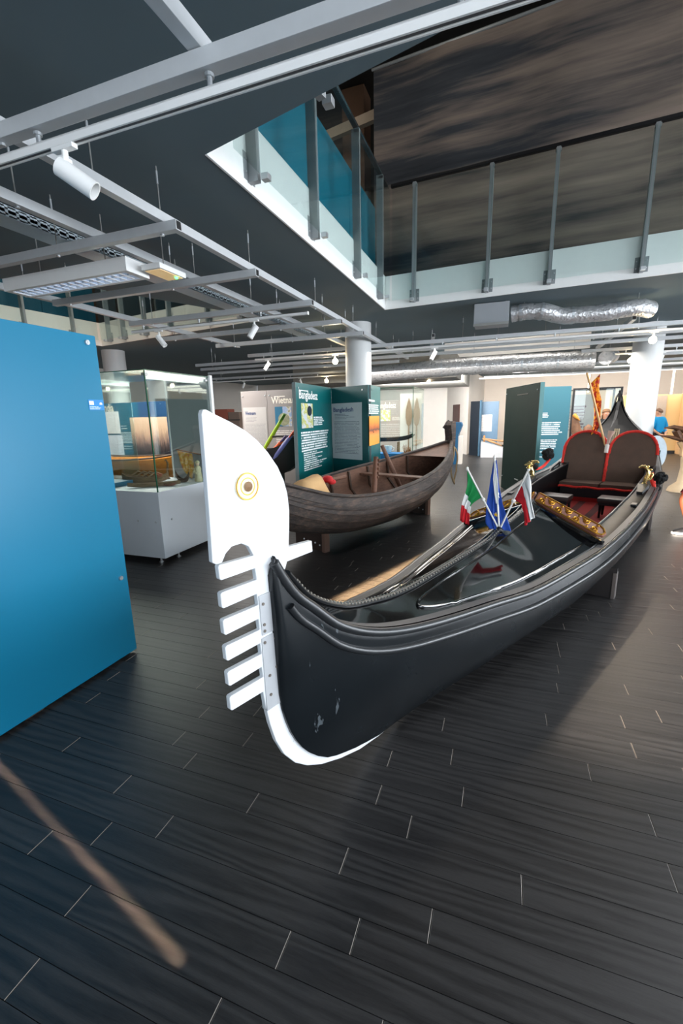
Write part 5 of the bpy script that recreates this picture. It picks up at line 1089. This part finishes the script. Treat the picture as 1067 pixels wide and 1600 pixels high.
# ================================================================ RIGHT GLASS CASE (behind the teal stand)
rg = thing('glass_display_case', 'glass case with paddles and a model boat right of the teal stand', 'display case', (-2.4, 9.6, 0))
RX0, RX1, RY0, RY1 = -3.3, -1.72, 8.95, 10.2
MB().box(((RX0 + RX1) / 2, (RY0 + RY1) / 2, .3), (RX1 - RX0, RY1 - RY0, .6), b=.006).build('base', GREYP, rg)
pane('front_pane', (RX0, RY0), (RX1, RY0), .6, 2.24, rg); pane('side_pane', (RX1 - .004, RY0 + .01), (RX1 - .004, RY1), .6, 2.24, rg); MB().box((RX1 - .004, RY0, 1.42), (.012, .012, 1.64)).box(((RX0 + RX1) / 2, RY0, 2.245), (RX1 - RX0, .012, .01)).box((RX1 - .004, (RY0 + RY1) / 2, 2.245), (.012, RY1 - RY0, .01)).build('glass_edge', GEDGE, rg)
for x in (-2.6, RX1 - .05): MB().box((x, RY0 + .015, 1.35), (.05, .03, .03), b=.004).build('glass_clip', STEEL, rg)
bt_ = thing('blue_cloth_block', 'bright blue block under a white cup in the right glass case', 'block', (-2.3, 9.3, .6)); MB().box((-2.35, 9.2, .757), (.7, .38, .31), b=.01).build('block', plain('bright_blue_cloth', (40, 122, 190), .7), bt_)
cp = thing('tea_cup', 'white patterned cup standing on the bright blue block', 'cup', (-2.3, 9.2, .913)); Tc = Matrix.Translation((-2.3, 9.2, .913))
MB().lathe([(.05, 0), (.075, .03), (.085, .1), (.09, .15), (.082, .15), (.07, .03)], 20, Tc).build('bowl', plain('patterned_china', (206, 216, 224), .25, 0, .4, 40), cp, smooth=50); MB().tube([(-2.215, 9.2, 1.04), (-2.17, 9.2, 1.02), (-2.18, 9.2, .97), (-2.22, 9.2, .96)], .01, 6).build('handle', plain('white_china', (230, 230, 230), .25), cp, smooth=60)
md = thing('model_boat', 'long slender black model boat on a stand in the right glass case', 'model boat', (-2.0, 9.55, .6)); hullmesh(MB(), (-2.95, 9.5, 1.12), (-1.85, 9.6, 1.14), .09, .09, .8, 14).build('hull', BLACKP, md, smooth=50)
for x in (-2.6, -2.15): MB().box((x, 9.54, .86), (.03, .16, .52)).build('stand', OLDW, md)
MB().tube([(-1.86, 9.6, 1.24), (-1.80, 9.6, 1.28)], [.03, .012], 8).build('bow_tip', BLACKP, md)
sw = thing('dried_plant_bunch', 'bunch of dried brown stalks in the right glass case', 'dried plants', (-1.95, 9.15, .6)); m = MB(); rnd_ = random.Random(8)
for i in range(40): a = Vector((-1.87 + rnd_.uniform(-.05, .05), 9.2 + rnd_.uniform(-.08, .08), .601)); m.tube([a, a + Vector((rnd_.uniform(-.05, .04), rnd_.uniform(-.05, .05), .25)), a + Vector((rnd_.uniform(-.09, .05), rnd_.uniform(-.1, .1), rnd_.uniform(.35, .5)))], [.008, .007, .003], 5)
m.build('stalks', plain('dried_brown', (146, 96, 52), .8, 0, .3), sw, kind='stuff')
PDW = woodmat('paddle_wood', (120, 96, 76), (176, 150, 124), .6, (20, 20, 3))
pbd = thing('paddle_board', 'white board holding two upright paddles in the right glass case', 'board', (-1.9, 10.1, .6)); MB().box((-2.0, 10.15, 1.4), (.5, .03, 1.55)).build('board', WALLW, pbd)
for x, lb in ((-2.04, 'left'), (-1.86, 'right')):
    pa = thing('wooden_paddle', 'upright leaf-bladed paddle, %s of the two in the right glass case' % lb, 'paddle', (x, 10.09, .7)); MB().tube([(x, 10.1, .8), (x, 10.1, 1.5)], .016, 8).build('shaft', PDW, pa)
    MB().prism([(0, 1.42), (.05, 1.5), (.075, 1.65), (.07, 1.8), (.03, 1.98), (0, 2.08), (-.03, 1.98), (-.07, 1.8), (-.075, 1.65), (-.05, 1.5)], (x, 10.1, 0), (1, 0, 0), (0, 0, 1), .02).build('blade', PDW, pa)
gb = thing('exhibit_panel', 'grey Bangladesz panel seen through the right glass case', 'panel', (-2.9, 11.3, 0)); fbg = Face((-4.2, 11.3), (-1.95, 11.3)); og2 = board(fbg, .02, 2.072, .05, plain('taupe_grey_laminate', (160, 152, 148), .5, 0, .05, 2), gb)
fbg.text('Bangladesz', 1.068, 1.883, .21, CREAMT, og2, 0.515)
fbg.sheet('map_sheet', (1.177, 1.549, 0.257, 0.289), MAP.m, og2); fbg.print_('body_print', (1.176, 1.08, 0.729, 0.427), printmat('print_r', (160, 152, 148), (196, 190, 186), 9, 12, .4, .1, 4), og2); fbg.print_('fine_print', (1.477, 1.574, 0.273, 0.091), printmat('print_s', (160, 152, 148), (206, 200, 196), 3, 6, .5, .3, 4), og2)
# ================================================================ FAR RIGHT
bd_ = thing('black_framed_case', 'black-framed glass case behind the left gondola seat back', 'display case', (2.35, 14.2, 0))
for x, y in ((1.8, 14.0), (2.95, 14.0), (1.8, 14.9), (2.95, 14.9)): MB().box((x, y, 1.16), (.05, .05, 2.32), b=.004).build('frame_post', BLACKM, bd_)
for y in (14.0, 14.9):
    for z in (.1, 2.3): MB().box((2.375, y, z), (1.1, .04, .04)).build('frame_rail', BLACKM, bd_)
pane('glass_pane', (1.83, 14.0), (2.92, 14.0), .12, 2.28, bd_); pane('glass_pane', (2.95, 14.03), (2.95, 14.87), .12, 2.28, bd_); pane('glass_pane', (1.8, 14.03), (1.8, 14.87), .12, 2.28, bd_)
MB().box((2.375, 14.45, .05), (1.1, .85, .1), b=.004).build('base', BLACKP, bd_)
gph = thing('exhibit_panel', 'grey poster board with faint print behind the black-framed case', 'panel', (1.95, 15.6, 0)); fgp2 = Face((1.75, 15.6), (2.6, 15.6)); og3 = board(fgp2, .02, 2.2, .05, plain('cool_grey_laminate', (168, 168, 172), .5, 0, .08, 2), gph); fgp2.print_('body_print', (.1, 1.1, .6, .8), printmat('print_t', (168, 168, 172), (110, 96, 110), 9, 8, .6, .3, 3), og3)
fh = thing('carved_figurehead', 'carved brown animal figurehead with yellow beak behind the left seat back', 'carving', (1.8, 12.0, 0)); FW2 = woodmat('figurehead_wood', (84, 58, 42), (150, 108, 80), .6, (8, 8, 8))
MB().tube([(2.043, 12.0, 0.821), (1.931, 12.0, 1.004), (1.761, 12.0, 1.066), (1.663, 12.0, 1.25), (1.631, 12.0, 1.462), (1.607, 12.0, 1.583)], [.16, .18, .17, .11, .08, .06], 12).build('body', FW2, fh, smooth=60); MB().tube([(1.928, 12.0, 1.035), (1.918, 12.0, 1.307), (1.953, 12.0, 1.367)], [.14, .1, .05], 10).build('wing', FW2, fh, smooth=60)
MB().tube([(1.584, 11.95, 1.614), (1.637, 11.9, 1.554), (1.709, 11.88, 1.478)], [.05, .04, .008], 8).build('beak', plain('yellow_beak', (220, 150, 60), .5), fh, smooth=60); MB().box((1.95, 12.0, .42), (.7, .45, .84), b=.01).build('pedestal', WALLW, fh)
dg = thing('dugout_canoe', 'dark brown canoe end with split beak-like prow at the right edge', 'boat', (3.6, 11.0, .9)); DGW = woodmat('dugout_brown', (50, 30, 20), (116, 78, 50), .6, (4, 20, 20))
p = [(3.166, 11.0, 1.324), (3.321, 11.0, 1.335), (3.527, 11.0, 1.268), (3.865, 11.0, 1.162)]
MB().tube(p, [.015, .1, .16, .2], 10, flat=.45).build('upper_prow', DGW, dg, smooth=60); p = [(3.105, 11.0, 1.166), (3.266, 11.0, 1.139), (3.494, 11.0, 1.085), (3.888, 11.0, 0.98)]; MB().tube(p, [.012, .06, .11, .2], 10, flat=.5).build('lower_prow', DGW, dg, smooth=60)
MB().tube([(3.373, 11.0, 1.269), (3.458, 11.0, 1.112)], [.14, .12], 10, flat=.5).build('prow_web', DGW, dg); MB().tube([(3.468, 11.0, 1.033), (3.528, 11.0, 0.901), (3.525, 11.0, 0.742)], [.06, .04, .03], 8).build('hanging_knob', plain('pale_wood_knob', (196, 160, 116), .6), dg)
ps = thing('canoe_stand', 'pale sand-coloured stand under the split-prow canoe at the right edge', 'stand', (3.7, 11.0, 0)); q = Vector((3.612, 11.0, 0))
MB().lathe([(.26, 0), (.23, .08), (.1, .2), (.07, .5), (.09, .74)], 14, Matrix.Translation(q)).build('column', plain('sand_stand', (222, 196, 160), .8, 0, .15, 6, .4), ps, smooth=60)
sb = thing('white_oval_board', 'white oval board with a dark label propped beside the gondola stern', 'board', (3.55, 13.0, 0)); ov = [(.24 * math.cos(a * PI / 16), .62 + .42 * math.sin(a * PI / 16) ) for a in range(32)]
MB().prism([(x, z * 1.0) for x, z in ov], (3.638, 13.0, .02), (1, 0, 0), (.0, .12, 1), .05).build('board', plain('white_gelcoat', (176, 190, 200), .3), sb); MB().prism([(-.02, 0), (.03, 0), (.05, .2), (0, .2)], (3.688, 13.01, .5), (1, 0, 0), (0, .12, 1), .004).build('dark_label', BLACKP, sb); MB().box((3.638, 13.08, .12), (.3, .3, .24), b=.01).build('foot', WALLW, sb)
tc = thing('tan_display_cabinet', 'large tan display cabinet along the back wall behind the man', 'cabinet', (5.5, 20.5, 0)); TAN = plain('tan_board', (198, 164, 112), .7, 0, .08, 2)
MB().box((5.2, 20.8, 1.13), (2.3, .5, 2.26), b=.01).build('body', TAN, tc); MB().box((5.2, 20.54, .06), (2.3, .03, .12)).build('plinth', BLACKP, tc)
MB().box((5.62, 20.53, 1.15), (.5, .03, 2.15)).build('grey_door', plain('taupe_glass', (150, 132, 112), .3), tc)
tc2 = thing('tan_display_cabinet', 'tan glazed cabinet with warm shelves at the right edge of the hall', 'cabinet', (7.2, 20.0, 0)); MB().box((7.3, 20.4, 1.13), (1.9, .5, 2.26), b=.01).build('body', plain('warm_tan', (206, 166, 120), .7, 0, .08, 2), tc2)
for z in (.5, .95, 1.4, 1.85): MB().box((7.3, 20.12, z), (1.8, .06, .03)).build('shelf_edge', plain('shelf_wood', (160, 106, 62), .6), tc2)
LED = emit('warm_strip', (255, 240, 214), 5.0)
for x, y, zz in ((5.15, 20.8, 2.711), (6.05, 20.8, 2.711), (3.68, 24.06, 3.0)):
    o = thing('strip_light', ('left strip light standing on top of the tan cabinet behind the man', 'right strip light standing on top of the tan cabinet behind the man', 'strip light on the back wall left of the right column')[int(x > 6) + 2 * int(x < 4)], 'light fixture', (x, y, zz)); MB().box((x, y, zz), (.07, .05, .9)).build('housing', WHITE, o); MB().box((x, y - .03, zz), (.05, .012, .86)).build('diffuser', LED, o)
# ================================================================ PEOPLE
SKIN = plain('skin', (206, 152, 122), .55, 0, .06, 8); SKIND = plain('tanned_skin', (118, 68, 46), .5, 0, .08, 8)
def figure(label, loc, rz, J, clothes, hair, skin=SKIN, hairstyle='short', headturn=0.0, group=None):
    """J: joint name -> (x, y, z) for a figure facing +Y; one continuous skinned body"""
    root = thing('person', label, 'person', loc, rz)
    order = ['pelvis', 'waist', 'chest', 'neck', 'chin', 'head', 'crown']
    R_ = dict(pelvis=.15, waist=.135, chest=.155, neck=.058, chin=.07, head=.088, crown=.06, shL=.07, elL=.048, wrL=.031, haL=.036, fiL=.02, shR=.07, elR=.048, wrR=.031, haR=.036, fiR=.02, hiL=.095, knL=.062, anL=.034, toL=.024, hiR=.095, knR=.062, anR=.034, toR=.024)
    names = [k for k in R_ if k in J]; idx = {k: i for i, k in enumerate(names)}
    E_ = [(a, b) for a, b in zip(order, order[1:])] + [('chest', 'shL'), ('shL', 'elL'), ('elL', 'wrL'), ('wrL', 'haL'), ('haL', 'fiL'), ('chest', 'shR'), ('shR', 'elR'), ('elR', 'wrR'), ('wrR', 'haR'), ('haR', 'fiR'), ('pelvis', 'hiL'), ('hiL', 'knL'), ('knL', 'anL'), ('anL', 'toL'), ('pelvis', 'hiR'), ('hiR', 'knR'), ('knR', 'anR'), ('anR', 'toR')]
    vs = [J[k] for k in names]; es = [(idx[a], idx[b]) for a, b in E_ if a in idx and b in idx]
    for sd in 'LR':                                        # four fingers and a thumb
        h = Vector(J['ha' + sd]); w = Vector(J['wr' + sd]); d = (h - w).normalized(); s_ = d.cross(Vector((0, 1, .3))).normalized()
        for k, ln in enumerate((.07, .085, .08, .062)):
            b_ = h + s_ * (k - 1.5) * .02; i0 = len(vs); vs += [tuple(b_ + d * .02), tuple(b_ + d * (.02 + ln * .55) + Vector((0, -.012, 0))), tuple(b_ + d * (.02 + ln) + Vector((0, -.03, 0)))]; es += [(idx['ha' + sd], i0), (i0, i0 + 1), (i0 + 1, i0 + 2)]
        i0 = len(vs); vs += [tuple(h + s_ * -.045), tuple(h + s_ * -.06 + d * .04)]; es += [(idx['ha' + sd], i0), (i0, i0 + 1)]
    me = bpy.data.meshes.new('body'); me.from_pydata(vs, es, []); o = bpy.data.objects.new('body', me); COL.objects.link(o)
    sk_ = o.modifiers.new('skin', 'SKIN'); sk_.use_smooth_shade = True; sub = o.modifiers.new('sub', 'SUBSURF'); sub.levels = 2; sub.render_levels = 2
    for i in range(len(vs)):
        r = R_[names[i]] if i < len(names) else .0095
        fl_ = 1.0
        me.skin_vertices[0].data[i].radius = (r * 1.0, r * fl_); me.skin_vertices[0].data[i].use_root = (i == 0)
    bpy.context.view_layer.update(); dg_ = bpy.context.evaluated_depsgraph_get()
    full = bpy.data.meshes.new_from_object(o.evaluated_get(dg_)); bpy.data.objects.remove(o); full.name = 'body'
    full.materials.clear(); full.materials.append(skin); full.polygons.foreach_set('use_smooth', [True] * len(full.polygons))
    body = bpy.data.objects.new('body', full); COL.objects.link(body); body.parent = root; WM[body.name] = wm(root)
    co = [v.co.copy() for v in full.vertices]; no = [v.normal.copy() for v in full.vertices]
    for nm, pred, off, mt in clothes:
        keep = [p_ for p_ in full.polygons if pred(p_.center)]
        if not keep: continue
        ids = sorted({i for p_ in keep for i in p_.vertices}); mp_ = {v: i for i, v in enumerate(ids)}
        m = MB(); m.v = [co[i] + no[i] * off for i in ids]; m.f = [[mp_[i] for i in p_.vertices] for p_ in keep]; m.mi = [0] * len(m.f)
        g_ = m.build(nm, mt, body, local=True, smooth=70); md_ = g_.modifiers.new('thickness', 'SOLIDIFY'); md_.thickness = .008; md_.offset = 1
    hd = Vector(J['head']); Rh = Matrix.Translation(hd) @ Matrix.Rotation(headturn, 4, 'Z')
    m = MB()
    if hairstyle == 'short': cap = [(.001, .125), (.05, .117), (.082, .09), (.098, .05), (.099, .015)]
    else: cap = [(.001, .13), (.06, .12), (.092, .09), (.106, .04), (.108, -.06), (.1, -.16), (.09, -.2)]
    n_ = 24; rows = []
    for r, z in cap: rows.append([Rh @ Vector((r * math.cos(2 * PI * k / n_) * .92, -.012 + r * math.sin(2 * PI * k / n_) * (1.06 if math.sin(2 * PI * k / n_) < 0 else .92), max(z, .035 + .03 * max(0, math.sin(2 * PI * k / n_))) if math.sin(2 * PI * k / n_) > .1 else z - .03 * max(0, -math.sin(2 * PI * k / n_)))) for k in range(n_ + 1)])
    h_ = m.grid(rows).build('hair', hair, body, local=True, smooth=70); md_ = h_.modifiers.new('thickness', 'SOLIDIFY'); md_.thickness = .014; md_.offset = 1
    MB().tube([Rh @ Vector((0, .082, .005)), Rh @ Vector((0, .108, -.022)), Rh @ Vector((0, .09, -.036))], [.009, .015, .01], 8).build('nose', skin, body, local=True, smooth=60)
    MB().tube([Rh @ Vector((-.024, .078, -.056)), Rh @ Vector((0, .086, -.056)), Rh @ Vector((.024, .078, -.056))], .006, 6).build('lips', plain('lips', (170, 92, 84), .5), body, local=True, smooth=60)
    for sx_ in (-1, 1):
        MB().ball(Rh @ Vector((sx_ * .032, .078, .008)), .0125, 8).build('eye', WTXT, body, local=True, smooth=60); MB().ball(Rh @ Vector((sx_ * .032, .088, .008)), .006, 6).build('pupil', BLACKP, body, local=True)
        MB().ball(Rh @ Vector((sx_ * .09, -.01, -.008)), .03, 8, (.4, .7, 1.1)).build('ear', skin, body, local=True, smooth=60)
    return root
def shoes(root, J, mat, sole):
    for sd in 'LR':
        a, t_ = Vector(J['an' + sd]), Vector(J['to' + sd]); d = Vector((t_.x - a.x, t_.y - a.y, 0)).normalized(); z0 = min(a.z - .09, t_.z - .03); c = Vector((a.x, a.y, z0)); pr = d.cross(Vector((0, 0, 1)))
        m = MB()
        rows = []
        for q, w, h in ((-.085, .034, .085), (-.06, .048, .115), (0, .052, .12), (.06, .054, .1), (.12, .055, .082), (.17, .05, .065), (.205, .024, .04)):
            rows.append([c + d * q + pr * (w * math.cos(k * PI / 8)) + Vector((0, 0, .03 + (h - .03) * math.sin(k * PI / 8))) for k in range(9)])
        m.grid(rows).build('shoe', mat, root, local=True, smooth=60)
        MB().prism([(-.09, -.03), (-.09, .03), (-.04, .048), (.08, .052), (.16, .05), (.208, .02), (.208, -.02), (.16, -.05), (.08, -.052), (-.04, -.048)], c + Vector((0, 0, .015)), d, pr, .03).build('sole', sole, root, local=True)
def pose(**kw):
    J = dict(pelvis=(0, 0, .95), waist=(0, .0, 1.1), chest=(0, -.01, 1.32), neck=(0, -.01, 1.47), chin=(0, .015, 1.54), head=(0, .025, 1.62), crown=(0, .012, 1.70),
             shL=(-.17, -.01, 1.40), elL=(-.24, -.03, 1.12), wrL=(-.25, .05, .88), haL=(-.25, .07, .81), fiL=(-.25, .08, .76), shR=(.17, -.01, 1.40), elR=(.24, -.03, 1.12), wrR=(.25, .05, .88), haR=(.25, .07, .81), fiR=(.25, .08, .76),
             hiL=(-.09, 0, .88), knL=(-.10, .02, .48), anL=(-.10, -.02, .095), toL=(-.11, .12, .04), hiR=(.09, 0, .88), knR=(.10, .02, .48), anR=(.10, -.02, .095), toR=(.11, .12, .04))
    J.update(kw); return J
shirt = lambda sl: (lambda c: (.98 < c.z < 1.47 and abs(c.x) < .19 + max(0, (c.z - 1.2)) * .1) or (abs(c.x) >= .12 and sl < c.z < 1.47))
legs_ = lambda lo: (lambda c: lo < c.z < 1.0 and abs(c.x) < .21)
J = pose(elL=(-.27, -.06, 1.13), wrL=(-.08, -.2, .95), haL=(-.02, -.215, .93), fiL=(.03, -.215, .91), elR=(.27, -.06, 1.13), wrR=(.08, -.215, .93), haR=(.02, -.235, .9), fiR=(-.03, -.235, .88))
mn = figure('person in a bright blue T-shirt seen from behind, hands clasped behind the back', (4.425, 16.015, 0), math.radians(32), J, [('t_shirt', lambda c: (1.0 < c.z < 1.47 and c.y > -.16 and abs(c.x) < .30) and not (c.z < 1.16 and abs(c.x) > .185), .012, plain('bright_blue_jersey', (0, 140, 196), .8, 0, .08, 10)), ('shorts', lambda c: .5 < c.z < 1.02 and abs(c.x) < .21 and c.y > -.16, .014, plain('dark_shorts', (36, 38, 46), .8))], plain('short_brown_hair', (112, 84, 66), .8, 0, .3, 60), headturn=math.radians(25))
shoes(mn, J, BLACKP, WHITE)
J = pose(wrL=(-.1, .22, 1.1), haL=(-.04, .27, 1.13), fiL=(.0, .29, 1.15), wrR=(.1, .22, 1.1), haR=(.04, .27, 1.1), fiR=(0, .29, 1.08))
wn = figure('person in black with light hair standing behind the brocade banner', (2.5, 13.3, 0), math.radians(190), J, [('jacket', lambda c: 1.0 < c.z < 1.48 and not (c.y > .17), .014, plain('black_jacket', (24, 26, 30), .8)), ('trousers', legs_(.12), .012, plain('dark_trousers', (30, 32, 38), .8))], plain('light_brown_hair', (150, 112, 80), .8, 0, .3, 60), hairstyle='long')
shoes(wn, J, BLACKP, WHITE)
J = pose(hiL=(-.09, .0, .88), knL=(-.10, .27, .5), anL=(-.10, .14, .095), toL=(-.11, .28, .04), knR=(.10, .0, .48), anR=(.10, -.16, .12), toR=(.11, -.03, .045), wrL=(-.27, -.05, .86), haL=(-.27, -.07, .79), fiL=(-.27, -.08, .74))
ln = figure('person in a pink top and shorts stepping in at the right edge, black trainer forward', (2.62, 7.22, 0), math.radians(96), J, [('top', lambda c: .98 < c.z < 1.47 and abs(c.x) < .25, .012, plain('pink_top', (214, 120, 120), .8)), ('shorts', lambda c: .56 < c.z < 1.02 and abs(c.x) < .21, .014, plain('red_shorts', (150, 52, 52), .8))], plain('dark_hair', (44, 32, 26), .8, 0, .3, 60), skin=SKIND)
shoes(ln, J, BLACKP, WHITE)
